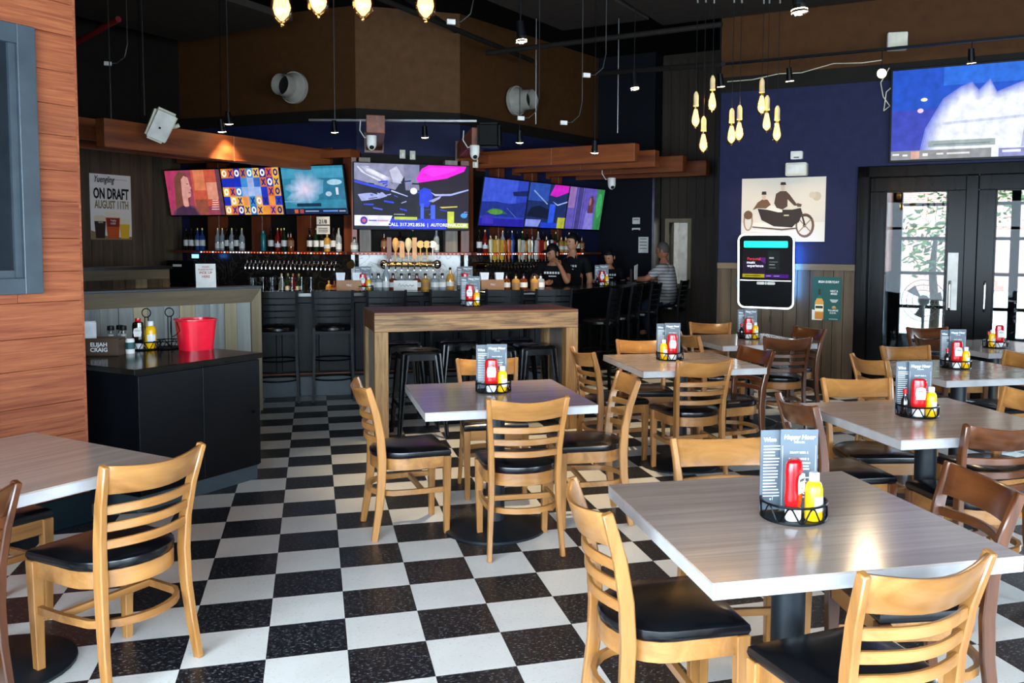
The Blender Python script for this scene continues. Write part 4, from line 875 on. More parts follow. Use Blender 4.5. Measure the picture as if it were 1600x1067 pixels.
s5 = [('2a3fae', 'r', (0, 0, 1, 1)), ('3a52c8', 'r', (0, .5, .75, 1)), ('1f2f86', 'p', [(0, .5), (.3, .52), (.6, .48), (1, .55), (1, .2), (0, .2)]), ('16235a', 'p', [(.65, .75), (1, .8), (1, .68), (.68, .66)]), ('2b5a5a', 'p', [(.1, .28), (.25, .38), (.45, .36), (.6, .26)]), ('4f8a3a', 'e', (.32, .3, .16, .06)), ('5a6fc8', 'p', [(.55, .4), (.56, .4), (.8, .2), (.78, .2)]), ('241f9a', 'r', (0, 0, 1, .16)), ('3a2fae', 'r', (.05, .04, .3, .22))]
s6 = [('1a2a5c', 'r', (0, 0, 1, 1)), ('2a4aa0', 'r', (0, .6, .5, 1)), ('0f1730', 'p', [(0, .25), (.1, .45), (.3, .5), (.55, .42), (.55, .2)]), ('7f9ad8', 'p', [(.1, .82), (.12, .84), (.5, .55), (.48, .53)]), ('c020b8', 'p', [(.52, .75), (.62, 1), (1, 1), (1, .85), (.7, .72)]), ('9fb0e8', 'p', [(.6, .62), (.75, .55), (1, .64), (1, .61), (.75, .52)]), ('2a52d8', 'r', (.55, 0, .7, .55)), ('a8aa3a', 'r', (.8, 0, 1, .25)), ('7f8ad8', 'p', [(0, .02), (.32, .02), (.38, .18), (0, .18)]), ('203cc0', 'r', (.38, 0, .8, .12))]
s7 = [('5a4fa8', 'r', (0, 0, 1, 1)), ('8a6aa8', 'r', (0, .5, .18, 1)), ('3f3a7a', 'r', (.2, 0, .42, 1)), ('6a5fc0', 'r', (.22, 0, .24, 1)), ('6a5fc0', 'r', (.38, 0, .4, 1)), ('2f7a4a', 'r', (.78, 0, 1, 1)), ('3f9a5a', 'e', (.88, .6, .08, .3)), ('7a74c8', 'p', [(.5, 0), (.52, .4), (.62, .55), (.74, .4), (.78, 0)]), ('5a2f3a', 'p', [(.56, .4), (.58, .78), (.66, .84), (.72, .7), (.72, .4)]), ('a06a7a', 'e', (.61, .68, .03, .1))]
for i, (u, sh, lb, mt) in enumerate(((-2.44, s1, 'leftmost wall screen showing a smiling woman in a pink room', 'art_screen'), (-1.47, xo(), 'screen with a grid of X and O letters', 'art_screen'), (-.49, s3, 'blue screen with a white burst left of the big screen', 'art_screen'))):
    tv('wall_screen', lb, wp(A_, R(-38), u, -.06, 2.27), R(-38), R(10), .94, .60, sh, mt)
for i, (u, sh, lb) in enumerate(((.6, s5, 'blue stadium screen just right of the big screen'), (1.6, s6, 'screen repeating the car repair advert'), (2.6, s7, 'rightmost wall screen with purple and green picture'))):
    tv('wall_screen', lb, wp(B_, R(40), u, -.06, 2.165), R(40), R(10), .97, .63, sh, 'art_screen')
big = tv('wall_screen', 'big middle screen with car repair advert and magenta car', (1.705, 7.80, 2.195), R(3), R(2), 1.43, .80, s4, 'art_screen_hi')
text('CALL 317.392.8536', .058, 'screen_text', big, (-.08, -.012, -.35), bold=.01); text('|  AUTOREPAIR.COM', .055, 'screen_text', big, (.44, -.012, -.35), bold=.01)
# big screen on the right above the doors
s8 = [('1f4fc0', 'r', (0, 0, 1, 1)), ('3a45b4', 'r', (0, 0, .35, .55)), ('2a6ad8', 'r', (.3, .8, 1, 1))]
for k in range(9): s8.append((mix('4a5ac8', 'e9eef8', ((k+1)/9)**.6), 'p', [(.16+.012*k, .0), (.2+.012*k, .34), (.25+.01*k, .5), (.3+.01*k, .66-.01*k), (.4, .78-.015*k), (.46, .82-.018*k), (.5, .73-.015*k), (.56, .84-.02*k), (.6, .7-.01*k), (.75, .8-.016*k), (.9, .86-.016*k), (1, .9-.02*k), (1, 0)]))
s8 += [('c8cfe8', 'p', [(.3, .4), (1, .46), (1, .43), (.3, .37)]), ('b9c0e4', 'p', [(.74, .1), (.76, .1), (.80, .75), (.78, .75)]), ('e8d8b0', 'e', (.19, .66, .02, .02)), ('f0c8e8', 'e', (.17, .54, .018, .025)), ('9aa8a8', 'r', (.22, .13, .6, .2)), ('7f8a92', 'r', (.25, .15, .57, .165)), ('8f9092', 'r', (0, 0, .58, .1)), ('d8a898', 'r', (.12, .01, .17, .09)), ('eeeeee', 'r', (.07, .04, .1, .06)), ('eeeeee', 'r', (.19, .035, .22, .065)), ('e8e8e8', 'r', (.27, .045, .31, .065)), ('e8e8e8', 'r', (.33, .045, .46, .065)), ('8a8ac0', 'r', (.62, 0, 1, .09)), ('e8ecff', 'r', (.64, .045, .74, .07)), ('f4f4ff', 'r', (.01, .05, .05, .07))]
tv('wall_screen', 'large bright screen above the door at the right edge', rloc(1.26, -.09, 2.985), AR, R(3), 1.66, .925, s8, 'art_screen', .02)
# ================================================================== TABLE SETTINGS
def make_caddy():
    t = thing('wire_caddy', 'x', 'caddy')
    MB().ring((0, 0, .005), .098, .004, 28).ring((0, 0, .055), .1, .004, 28).build('rim', 'black_metal', t)
    MB().tube([((.099)*math.cos(a), .099*math.sin(a), .03+.023*math.sin(a*9)) for a in [2*math.pi*i/72 for i in range(72)]], .0028, 4, True).build('scroll_wire', 'black_metal', t)
    MB().cyl((0, 0, .001), (0, 0, .005), .096, n=28).build('tray', 'black_metal', t)
    return t
def make_ketchup():
    t = thing('ketchup_bottle', 'x', 'bottle')
    MB().lathe([(.03, .035), (.036, .045), (.039, .07), (.036, .11), (.038, .15), (.034, .178), (.02, .186)], 18, (0, 0, 0), 1, .62).build('body', 'ketchup_red', t, smooth=True)
    MB().lathe([(.026, .0), (.029, .004), (.029, .034), (.026, .038)], 18, (0, 0, 0), 1, .8).build('cap', 'ketchup_cap', t, smooth=True)
    lb = MB().add([(-.022, -.0255, .085), (.022, -.0255, .085), (.026, -.0255, .115), (.022, -.0255, .14), (0, -.0262, .147), (-.022, -.0255, .14), (-.026, -.0255, .115), (0, -.024, .11)], [(0, 1, 2, 3, 4, 5, 6)]).build('label', 'label_white', t)
    text('HEINZ', .012, 'ink_black', lb, (0, -.0268, .125)); text('57', .007, 'ink_red', lb, (0, -.0268, .1))
    return t
def make_mustard():
    t = thing('mustard_bottle', 'x', 'bottle')
    MB().lathe([(.024, 0), (.027, .004), (.027, .095), (.022, .112), (.014, .12)], 18).build('body', 'mustard_yellow', t, smooth=True)
    MB().lathe([(.015, .119), (.016, .122), (.0155, .142), (.013, .145)], 14).build('cap', 'ketchup_cap', t, smooth=True)
    MB().add([(.0275*math.sin(a), -.0275*math.cos(a), z) for z in (.03, .075) for a in (-.2, .2, .6, 1.0, 1.3)], [(i, i+1, i+6, i+5) for i in range(4)]).build('label', 'label_white', t, smooth=True)
    return t
def make_menu(happy):
    t = thing('menu_card', 'x', 'menu'); W, H = (.115, .255) if happy else (.095, .25)
    MB().b2(-W/2, W/2, -.002, .002, .006, .006+H).build('card', 'menu_grey', t)
    y = -.0028; zt = .006+H
    if happy:
        text('Happy Hour', .019, 'chalk', t, (0, y, zt-.024), bold=.03, shear=.15); text('MON-FRI', .008, 'chalk', t, (0, y, zt-.04))
        text('DRAFT BEER $', .009, 'chalk', t, (0, y, zt-.072)); text('HOUSE WINE $', .009, 'chalk', t, (0, y, zt-.092))
        m = MB()
        for z, w in ((.104, .07), (.114, .06), (.123, .064), (.15, .075), (.162, .05), (.172, .045), (.2, .06), (.21, .05)): m.b2(-w/2, w/2, y-.0003, y, zt-z-.002, zt-z+.002)
        m.build('print_lines', 'chalk', t)
        MB().b2(-W/2+.006, -W/2+.0068, y-.0002, y, .02, zt-.05).b2(W/2-.0068, W/2-.006, y-.0002, y, .02, zt-.05).build('border', 'chalk', t)
    else:
        text('Wine', .018, 'chalk', t, (-.018, y, zt-.03), bold=.03); m = MB(); rr = random.Random(2)
        for k in range(17): wl_ = rr.uniform(.035, .055); m.b2(-.038, -.038+wl_, y-.0003, y, zt-.05-k*.0098-.0016, zt-.05-k*.0098+.0016)
        m.build('print_lines', 'chalk', t); text('e1', .014, 'chalk', t, (-.01, y, .04))
    return t
cad0, ket0, mus0, hap0, win0 = make_caddy(), make_ketchup(), make_mustard(), make_menu(True), make_menu(False)
def make_hot():
    t = thing('sauce_bottle', 'x', 'bottle')
    MB().lathe([(.016, 0), (.019, .004), (.019, .075), (.009, .095), (.009, .11)], 12).build('body', 'bottle_dark', t, smooth=True); MB().lathe([(.011, .108), (.011, .13), (.008, .132)], 10).build('cap', 'ketchup_red', t, smooth=True); return t
hot0 = make_hot()
bpy.context.view_layer.update(); remember(None)
def setting(x, y, z, rz, where, kx=-.02, ket_rz=0, flip=False, hot=False, menus=True):
    def L(dx, dy): return (x+dx*math.cos(rz)-dy*math.sin(rz), y+dx*math.sin(rz)+dy*math.cos(rz), z+.0055)
    place(cad0, (x, y, z), rz, 'round black wire caddy on the '+where, USED, 'wire table caddies')
    s = -1 if flip else 1
    place(ket0, L(-.012*s, -.042), rz+ket_rz, 'red ketchup bottle in the caddy on the '+where, USED, 'ketchup bottles')
    place(mus0, L(.05*s, -.04), rz, 'yellow mustard bottle in the caddy on the '+where, USED, 'mustard bottles')
    if menus:
        place(hap0, L(.02, .028), rz, 'grey happy hour menu card in the caddy on the '+where, USED, 'happy hour menu cards')
        place(win0, L(-.05, .042), rz+.12, 'grey wine list card in the caddy on the '+where, USED, 'wine list cards')
    if hot: place(hot0, L(-.07, -.02), rz, 'small dark sauce bottle in the caddy on the '+where, USED, 'sauce bottles')
TZ = .762; VZ = -.28
setting(1.905, -1.105, TZ, VZ, TB['T1'][3], ket_rz=.9)
setting(1.472, 1.42, TZ, VZ+.1, TB['T2'][3])
setting(3.01, 2.52, TZ, VZ, TB['T3'][3], flip=True)
setting(3.365, .21, TZ, VZ, TB['T4'][3], hot=True)
setting(4.79, 1.65, TZ, VZ, TB['T5'][3], hot=True)
setting(4.30, 3.76, TZ, VZ, TB['T6'][3], hot=True)
setting(6.03, 2.66, TZ, VZ, TB['T7'][3], flip=True, hot=True, menus=False)
setting(1.86, 4.39, 1.046, VZ+.05, 'wooden high table')
setting(1.02, 6.3, 1.09, -.1, 'bar left of the marble', flip=False)
setting(2.13, 6.3, 1.09, -.1, 'bar before the marble')
setting(4.05, 7.25, 1.09, -.2, 'angled bar side', hot=True)
def napkin_box(name, lab, loc, rz, mat, txt, W=.24, H=.10, D=.12, nm='chalk', arch=0):
    t = thing(name, lab, 'napkin box', loc, rz)
    MB().b2(-W/2, W/2, -D/2, -D/2+.008, 0, H).b2(-W/2, W/2, D/2-.008, D/2, 0, H).b2(-W/2, -W/2+.008, -D/2+.008, D/2-.008, 0, H*.9).b2(W/2-.008, W/2, -D/2+.008, D/2-.008, 0, H*.9).b2(-W/2, W/2, -D/2, D/2, 0, .008).build('box', mat, t)
    if txt:
        for k, s in enumerate(txt): text(s, .036, nm, t, (0, -D/2-.001, H*.64-k*.034), bold=.02)
    return t
def napkins(lab, loc, rz, hgt, fan=.02):
    t = thing('paper_napkins', lab, 'napkins', loc, rz)
    for k in range(6): MB().add([(-.028, -.03+k*.012, 0), (.028, -.03+k*.012, 0), (.028+fan, -.03+k*.012, hgt-.01*(k % 2)), (-.028-fan, -.03+k*.012, hgt-.01*(k % 2)), (-.028, -.022+k*.012, 0), (.028, -.022+k*.012, 0), (.028+fan, -.022+k*.012, hgt-.01*(k % 2)), (-.028-fan, -.022+k*.012, hgt-.01*(k % 2))], [(0, 1, 2, 3), (7, 6, 5, 4), (0, 4, 5, 1), (1, 5, 6, 2), (2, 6, 7, 3), (3, 7, 4, 0)]).build('napkin', 'napkin', t)
    return t
for x, wh in ((.86, 'left'), (2.42, 'right')):
    napkin_box('napkin_box', 'tan caddy box on the bar top, %s one' % wh, (x, 6.28, 1.09), 0, 'box_tan', None, .26, .12)
    text('TRC' if wh == 'left' else 'TRC', .03, 'chalk', COL.objects[-1] if False else bpy.data.objects['napkin_box' if wh == 'left' else 'napkin_box.001'], (0, -.062, .065))
    for s, sd in ((-1, 'left'), (1, 'right')): napkins('white napkins in the %s end of the %s tan bar box' % (sd, wh), (x+s*.085, 6.28, 1.099), 0, .19)
# ================================================================== STATION ON THE LEFT
sa = R(46.5); sl = thing('service_station', 'black service cabinet with dark top beside the orange wall', 'cabinet', (-.499, 2.064, 0), sa)
SW, SD = .965, .86
MB().b2(0, SW, 0, SD, .825, .86).build('countertop', 'station_top', sl, bevel=.003)
MB().b2(.03, SW-.02, .03, SD-.02, .1, .825).build('carcass', 'station_black', sl)
MB().b2(.032, SW*.5-.002, .012, .03, .11, .815).build('door', 'station_black', sl, bevel=.002); MB().b2(SW*.5+.002, SW-.022, .012, .03, .11, .815).build('door', 'station_black', sl, bevel=.002)
MB().b2(.03, SW-.02, .05, .07, 0, .1).b2(.03, .05, .07, SD-.02, 0, .1).b2(SW-.04, SW-.02, .07, SD-.02, 0, .1).build('toe_kick', 'slate_frame', sl)
MB().cyl((SW-.08, .012, .47), (SW-.08, -.012, .47), .012, n=10).build('knob', 'black_metal', sl)
ew = napkin_box('napkin_box', 'dark brown box lettered ELIJAH CRAIG on the black station', (-.825, 2.85, .86), R(-8), 'box_brown', ('ELIJAH', 'CRAIG'), .24, .115, .13)
napkins('tall stack of white napkins in the dark brown box', (-.905, 2.875, .87), R(-8), .21, 0)
for k, (dx, dy) in enumerate(((0, 0), (.045, .05), (.075, .0))):
    s = thing('spice_shaker', 'clear shaker jar with black lid behind the brown box, %s' % ['left one', 'middle one', 'right one'][k], 'shaker', (-.80+dx, 2.975+dy, .86), 0, 'shaker jars'); MB().lathe([(.02, 0), (.022, .005), (.019, .14), (.022, .15)], 14).build('jar', 'clear_glass', s, smooth=True); MB().lathe([(.017, .004), (.017, .12), (.0165, .122)], 12).build('spice', 'label_white', s); MB().lathe([(.022, .15), (.023, .155), (.021, .178), (.01, .18)], 14).build('lid', 'cap_black', s, smooth=True)
gl = thing('packet_holder', 'small jar with green and white label right of the brown box', 'jar', (-.672, 2.90, .86)); MB().lathe([(.026, 0), (.028, .004), (.028, .09), (.024, .1)], 14).build('jar', 'label_white', gl, smooth=True); MB().lathe([(.0285, .03), (.0285, .075)], 14, cap=False).build('label', 'sheet_green', gl)
kd = make_ketchup(); kd['label'] = 'dark steak sauce bottle with red cap in the station caddy'; kd.location = (-.66, 3.12, .866); kd.name = 'sauce_bottle'
for c in kd.children:
    if c.name.startswith('body'): c.data.materials[0] = MATS['bottle_dark']
MB().lathe([(.018, .186), (.02, .19), (.018, .21)], 14).build('red_lid', 'ketchup_red', kd, smooth=True)
ms2 = copy_tree(mus0); ms2.location = (-.585, 3.14, .866); ms2['label'] = 'big yellow mustard bottle on the black station'; ms2.scale = (1.35, 1.35, 1.3)
for (x, y, lb) in ((-.622, 3.14, 'black wire caddy with ring handle holding sauces on the station'), (-.48, 3.17, 'empty black wire caddy with ring handle on the station')):
    c = copy_tree(cad0); c.location = (x, y, .86); c['label'] = lb; c['group'] = 'ring handled caddies'
    MB().cyl((-.012, .03, .005), (-.012, .03, .22), .0035, n=6).cyl((.012, .03, .005), (.012, .03, .22), .0035, n=6).build('stem', 'black_metal', c)
    MB().tube([(.03*math.cos(a), .03, .248+.03*math.sin(a)) for a in [2*math.pi*i/20 for i in range(20)]], .004, 5, True).build('ring_handle', 'black_metal', c)
bk = thing('red_bucket', 'glossy red plastic bucket on the black station', 'bucket', (-.285, 3.05, .86), R(30))
m = MB()
def sq(s, z, n=24): return [(s*math.cos(2*math.pi*i/n)*(abs(math.cos(2*math.pi*i/n))**4+abs(math.sin(2*math.pi*i/n))**4)**(-.25), s*math.sin(2*math.pi*i/n)*(abs(math.cos(2*math.pi*i/n))**4+abs(math.sin(2*math.pi*i/n))**4)**(-.25), z) for i in range(n)]
rr = [sq(.098, .0), sq(.118, .2), sq(.126, .205), sq(.126, .213), sq(.112, .213), sq(.092, .02)]; vs = sum(rr, []); n = 24
m.add(vs, [tuple(range(n-1, -1, -1)), tuple(range(5*n, 6*n))]+[(k*n+i, k*n+(i+1) % n, (k+1)*n+(i+1) % n, (k+1)*n+i) for k in range(5) for i in range(n)]).build('pail', 'red_bucket', bk, smooth=True)
MB().tube([(-.128, 0, .195)]+[(-.128-.03*math.sin(math.pi*i/8), -.1+.2*i/8, .17-.07*math.sin(math.pi*i/8)) for i in range(1, 8)]+[(-.128, .1, .195)], .003, 5).build('bail_handle', 'black_metal', bk)
sg = thing('pickup_sign', 'white pick up sign leaning on the grey half wall', 'sign', (-.44, 5.135, 1.19), R(10)); sg.rotation_euler = (R(-12), 0, R(10))
MB().b2(-.085, .085, -.002, .002, 0, .22).build('card', 'paper', sg)
for s, z, sz in (('PLEASE', .19, .018), ('PLACE TO GO', .165, .019), ('PICK UP', .135, .03), ('HERE', .1, .03)): text(s, sz, 'ink_red', sg, (0, -.0026, z), bold=.02)
# ================================================================== WALL PICTURES
# framed photograph print of two men with motorcycle and sidecar
b = '6a4a34'; dk = '2e211c'
pic = [('cfc3b4', 'r', (0, 0, 1, 1)), ('d9cfc2', 'r', (0, 0, 1, .3)), ('b9a68f', 'e', (.9, .7, .05, .07)), ('c2b09a', 'e', (.85, .72, .04, .05)), ('a08060', 'e', (.085, .33, .06, .165)), ('cfc3b4', 'e', (.085, .31, .04, .12)), (b, 'e', (.085, .42, .055, .07)), (b, 'e', (.77, .25, .11, .19)), ('cfc3b4', 'e', (.765, .25, .085, .15)), (b, 'e', (.765, .25, .02, .03)), ('8a6f58', 'p', [(.69, .35), (.7, .36), (.85, .15), (.84, .14)]), ('8a6f58', 'p', [(.69, .15), (.7, .14), (.85, .35), (.84, .36)]), (dk, 'p', [(.2, .52), (.25, .34), (.4, .24), (.62, .22), (.68, .3), (.7, .42), (.6, .47), (.4, .49)]), ('d8cdbf', 'p', [(.23, .53), (.36, .57), (.45, .55), (.53, .46), (.45, .46)]), (b, 'p', [(.14, .5), (.2, .62), (.26, .67), (.32, .66), (.36, .58), (.3, .52), (.2, .53)]), ('c8ac94', 'e', (.275, .7, .025, .045)), (dk, 'p', [(.245, .74), (.25, .79), (.3, .79), (.305, .74)]), ('4a352a', 'p', [(.4, .6), (.42, .75), (.47, .79), (.54, .79), (.58, .74), (.66, .6), (.68, .56), (.64, .56), (.56, .66), (.56, .55), (.5, .5), (.43, .53)]), ('c8ac94', 'e', (.502, .84, .024, .05)), (dk, 'p', [(.47, .885), (.475, .93), (.53, .93), (.54, .885)]), (dk, 'p', [(.5, .5), (.62, .5), (.7, .52), (.74, .45), (.7, .3), (.6, .24), (.5, .3)]), ('5a4436', 'p', [(.66, .58), (.68, .6), (.73, .58), (.72, .54), (.68, .54)]), (dk, 'p', [(.7, .52), (.72, .52), (.78, .26), (.76, .25)]), ('5a4030', 'p', [(.14, .24), (.5, .2), (.68, .22), (.68, .2), (.5, .175), (.14, .22)]), ('4a352a', 'p', [(.72, .42), (.8, .42), (.86, .36), (.85, .34), (.79, .39), (.72, .39)]), ('b9aa98', 'r', (.52, .4, .58, .42))]
pc = thing('motorcycle_photo', 'sepia print of two uniformed men on a motorcycle with sidecar', 'picture', rloc(-.727, -.012, 2.02), AR)
MB().b2(-.476, .476, 0, .012, -.36, .36).build('board', 'paper', pc); art('print', pc, .952, .72, pic, 'art_print', (0, -.001, 0))
# green whiskey poster
gp = thing('whiskey_poster', 'dark green whiskey poster on the boarded wall beside the door', 'poster', rloc(-.206, -.028, 1.028), AR)
MB().b2(-.157, .157, 0, .003, -.242, .242).build('sheet', 'sheet_green', gp)
art('print', gp, .314, .484, [('0f4a45', 'r', (0, 0, 1, 1)), ('d8d4c8', 'p', [(.0, .0), (.36, .0), (.3, .2), (.0, .24)]), ('c8923c', 'p', [(.1, .02), (.1, .42), (.16, .5), (.34, .5), (.4, .42), (.4, .02)]), ('b9782c', 'r', (.1, .02, .4, .18)), ('e8dcc0', 'r', (.1, .2, .4, .36)), ('20302a', 'r', (.12, .27, .38, .33)), ('1c5a4e', 'p', [(.17, .5), (.21, .58), (.29, .58), (.33, .5)]), ('2a2018', 'r', (.21, .58, .29, .72)), ('b88a50', 'e', (.76, .3, .07, .035)), ('8a6a40', 'r', (.7, .27, .84, .3)), ('d8dcd8', 'r', (.62, .47, .9, .482)), ('d8dcd8', 'r', (.64, .445, .88, .457)), ('d8dcd8', 'r', (.68, .42, .84, .432)), ('cfd4d0', 'r', (.6, .03, .9, .038))], 'art_print', (0, -.001, 0))
text('IRISH EVERYDAY', .036, 'chalk', gp, (.02, -.0105, .185), bold=.02, sx=.85); text('NEAT &', .03, 'chalk', gp, (.08, -.0105, .085), bold=.02, sx=.8); text('MIXED', .03, 'chalk', gp, (.08, -.0105, .055), bold=.02, sx=.8); text('TULLAMORE', .026, 'chalk', gp, (.075, -.0105, -.13), bold=.02, sx=.75); text('D.E.W.', .024, 'chalk', gp, (.075, -.0105, -.158), bold=.02)
# draft poster on left boards
wl_at = lambda u, y, z: (-7+u*math.cos(R(45))-y*math.sin(R(45)), 4.3+u*math.sin(R(45))+y*math.cos(R(45)), z)
up_ = ((-2.316+7)*.7071+(9.134-4.3)*.7071); up2 = ((-1.914+7)*.7071+(9.536-4.3)*.7071); PWd = up2-up_
dp = thing('draft_poster', 'white ON DRAFT poster with three beer glasses on dark boards', 'poster', wl_at((up_+up2)/2, -.032, 2.052), R(45))
MB().b2(-PWd/2, PWd/2, 0, .003, -.42, .42).build('sheet', 'paper', dp)
def glass(x, w, h, c, foam): return [(c, 'p', [(x-w*.38, .02), (x+w*.38, .02), (x+w*.5, h), (x-w*.5, h)]), (foam, 'p', [(x-w*.5, h-.02), (x+w*.5, h-.02), (x+w*.52, h+.05), (x+w*.3, h+.07), (x-w*.3, h+.07), (x-w*.52, h+.05)])]
art('print', dp, PWd, .84, [('d4d0cb', 'r', (0, 0, 1, 1)), ('7a6a48', 'p', [(0, 0), (1, 0), (1, .05), (.5, .03), (0, .14)])]+glass(.22, .28, .3, '2a1712', 'cdbfa0')+glass(.82, .26, .26, 'd0a428', 'd8cdb0')+glass(.53, .36, .36, 'b3491a', 'd8cbb8')+[('7a2412', 'r', (.38, .2, .68, .33)), ('6a6a6a', 'r', (.52, .925, .9, .93))], 'art_print', (0, -.001, 0))
text('ON DRAFT', .19, 'ink_black', dp, (0, -.011, .165), bold=.03, sx=.52); text('AUGUST 11TH', .145, 'ink_gold', dp, (.005, -.011, .025), bold=.025, sx=.5); text('Yuengling', .12, 'ink_black', dp, (-.1, -.011, .35), bold=.01, sx=.6, shear=.35); text('Yuengling', .035, 'chalk', dp, (.015, -.011, -.17), sx=.6, shear=.2); text('LAGER', .035, 'chalk', dp, (.015, -.011, -.21), sx=.7); text('BLACK', .03, 'chalk', dp, (-.155, -.011, -.2), sx=.7)
# jukebox
jb = thing('jukebox', 'wall jukebox with glowing white rim and teal light bar', 'jukebox', rloc(-.86, -.02, 1.33), AR)
jb.rotation_euler = (R(3), 0, AR)
def rrect(w, h, r, n=6): 
    p = []
    for cx, cz, a0 in ((w/2-r, h/2-r, 0), (-w/2+r, h/2-r, 90), (-w/2+r, -h/2+r, 180), (w/2-r, -h/2+r, 270)): p += [(cx+r*math.cos(R(a0+90*i/n)), cz+r*math.sin(R(a0+90*i/n))) for i in range(n+1)]
    return p
def slab(w, h, r, y0, y1, cz=0, cx=0):
    p = rrect(w, h, r); n = len(p); m = MB(); m.add([(cx+q[0], y0, cz+q[1]) for q in p]+[(cx+q[0], y1, cz+q[1]) for q in p], [tuple(range(n)), tuple(range(2*n-1, n-1, -1))]+[(i, n+i, n+(i+1) % n, (i+1) % n) for i in range(n)]); return m
slab(.60, .80, .06, -.16, -.03).build('case', 'black_metal', jb)
MB().tube([(q[0], -.155, q[1]) for q in rrect(.63, .83, .07)], .009, 8, True).build('light_rim', 'led_white', jb, smooth=True)
MB().b2(-.29, .29, -.168, -.16, -.107, -.101).build('light_line', 'led_white', jb)
slab(.5, .075, .012, -.166, -.16, .305).build('teal_bar', 'led_teal', jb)
art('screen', jb, .53, .33, [('16141a', 'r', (0, 0, 1, 1)), ('2a1a3a', 'r', (0, .15, .5, .6)), ('6a2a9a', 'p', [(.28, .7), (.5, .72), (.5, .5), (.4, .6)]), ('1f2a2a', 'r', (.55, .3, .8, .95)), ('c8d0d0', 'r', (.58, .68, .68, .73)), ('8a9494', 'r', (.58, .56, .76, .58)), ('aab4b4', 'r', (.58, .46, .7, .49)), ('8a9494', 'r', (.58, .36, .72, .38)), ('c9b800', 'r', (0, .03, .48, .15)), ('2a2000', 'r', (.06, .08, .4, .1)), ('5a1aa0', 'r', (.48, .03, 1, .15)), ('d8d8e8', 'r', (.52, .08, .62, .1)), ('d8d8e8', 'r', (.68, .08, .8, .1))], 'art_dim', (0, -.162, .085))
text('Personal', .045, 'screen_red', jb, (-.13, -.172, .14), bold=.02); text('music', .042, 'screen_text', jb, (-.165, -.172, .10), bold=.02); text('experience', .042, 'screen_text', jb, (-.115, -.172, .062), bold=.02)
slab(.09, .03, .012, -.166, -.16, -.135, -.055).build('card_slot', 'white_plastic', jb); slab(.09, .03, .012, -.166, -.16, -.135, .065).build('card_slot', 'white_plastic', jb); slab(.018, .03, .005, -.166, -.16, -.135, .005).build('button', 'white_plastic', jb)
MB().b2(-.36, -.31, -.1, -.09, -.21, -.09).build('reader', 'sheet_green', jb)
MB().b2(-.24, .24, -.02, -.012, .30, .33).b2(-.24, .24, -.02, -.012, -.34, -.31).build('back_light', 'led_blue', jb)
MB().b2(.23, .26, -.024, -.012, -.3, .3).build('back_light_right', 'led_blue', jb); MB().b2(-.26, -.23, -.024, -.012, -.3, .3).build('back_light_left', 'led_teal', jb)
jl = bpy.data.lights.new('jukebox_halo', 'AREA'); jl.shape = 'RECTANGLE'; jl.size = .05; jl.size_y = .6; jl.energy = 6; jl.color = (.05, .3, 1); jo = bpy.data.objects.new('jukebox_halo', jl); COL.objects.link(jo); jo.location = rloc(-.56, -.1, 1.33); jo.rotation_euler = (R(90), 0, AR)
MB().tube([(0, -.01, -.4), (.02, -.03, -.55), (-.015, -.03, -.8), (.03, -.03, -1.0)], .006, 5).build('power_cord', 'rubber', jb)
em = thing('emergency_light', 'cream emergency light box under a white box on the blue wall', 'emergency light', rloc(-.57, -.03, 2.466), AR); slab(.235, .145, .015, -.05, .03).build('housing', 'cream_plastic', em); slab(.2, .1, .01, -.056, -.05).build('lens', 'white_plastic', em)
wb = thing('white_sensor_box', 'small white box above the emergency light', 'sensor', rloc(-.576, -.02, 2.623), AR); slab(.13, .09, .012, -.03, .02).build('cover', 'white_plastic', wb); MB().b2(-.03, .03, -.032, -.03, -.03, -.02).build('slot', 'ink_black', wb)
ab = thing('white_wall_speaker', 'white square speaker on the brown wall above the right screen', 'speaker', rloc(.457, -.08, 3.76), AR+.25); MB().b2(-.1, .1, -.05, .05, -.09, .09).build('case', 'white_plastic', ab, bevel=.01); MB().b2(-.085, .085, -.053, -.05, -.075, .075).build('grille', 'cream_plastic', ab); MB().b2(-.02, .02, .05, .1, -.02, .02).build('bracket', 'white_plastic', ab)
# pedestal fan behind the door pane
fn = thing('pedestal_fan', 'white pedestal fan standing behind the left door pane', 'fan', rloc(.72, .75, 0), AR)
MB().lathe([(.2, 0), (.2, .015), (.05, .03)], 24).build('base', 'white_plastic', fn, smooth=True); MB().cyl((0, 0, .03), (0, 0, .95), .018, n=10).build('pole', 'white_plastic', fn, smooth=True)
MB().cyl((0, .02, 1.0), (0, .16, 1.0), .06, n=14).build('motor', 'white_plastic', fn, smooth=True)
g = MB()
for r_ in (.06, .12, .18, .235): g.tube([(r_*math.cos(a), -.03, 1.0+r_*math.sin(a)) for a in [2*math.pi*i/32 for i in range(32)]], .004, 4, True)
for k in range(24): a = 2*math.pi*k/24; g.cyl((.05*math.cos(a), -.035, 1+.05*math.sin(a)), (.235*math.cos(a), -.03, 1+.235*math.sin(a)), .002, n=4)
g.build('grille', 'white_plastic', fn)
for k in range(3): a = 2.094*k+.3; MB().add([(.03*math.cos(a), 0, 1+.03*math.sin(a)), (.2*math.cos(a-.3), .03, 1+.2*math.sin(a-.3)), (.21*math.cos(a+.25), -.01, 1+.21*math.sin(a+.25)), (.2*math.cos(a-.3), .034, 1+.2*math.sin(a-.3)), (.03*math.cos(a), .004, 1+.03*math.sin(a)), (.21*math.cos(a+.25), -.006, 1+.21*math.sin(a+.25))], [(0, 1, 2), (4, 5, 3), (0, 4, 3, 1), (1, 3, 5, 2), (2, 5, 4, 0)]).build('blade', 'white_plastic', fn)
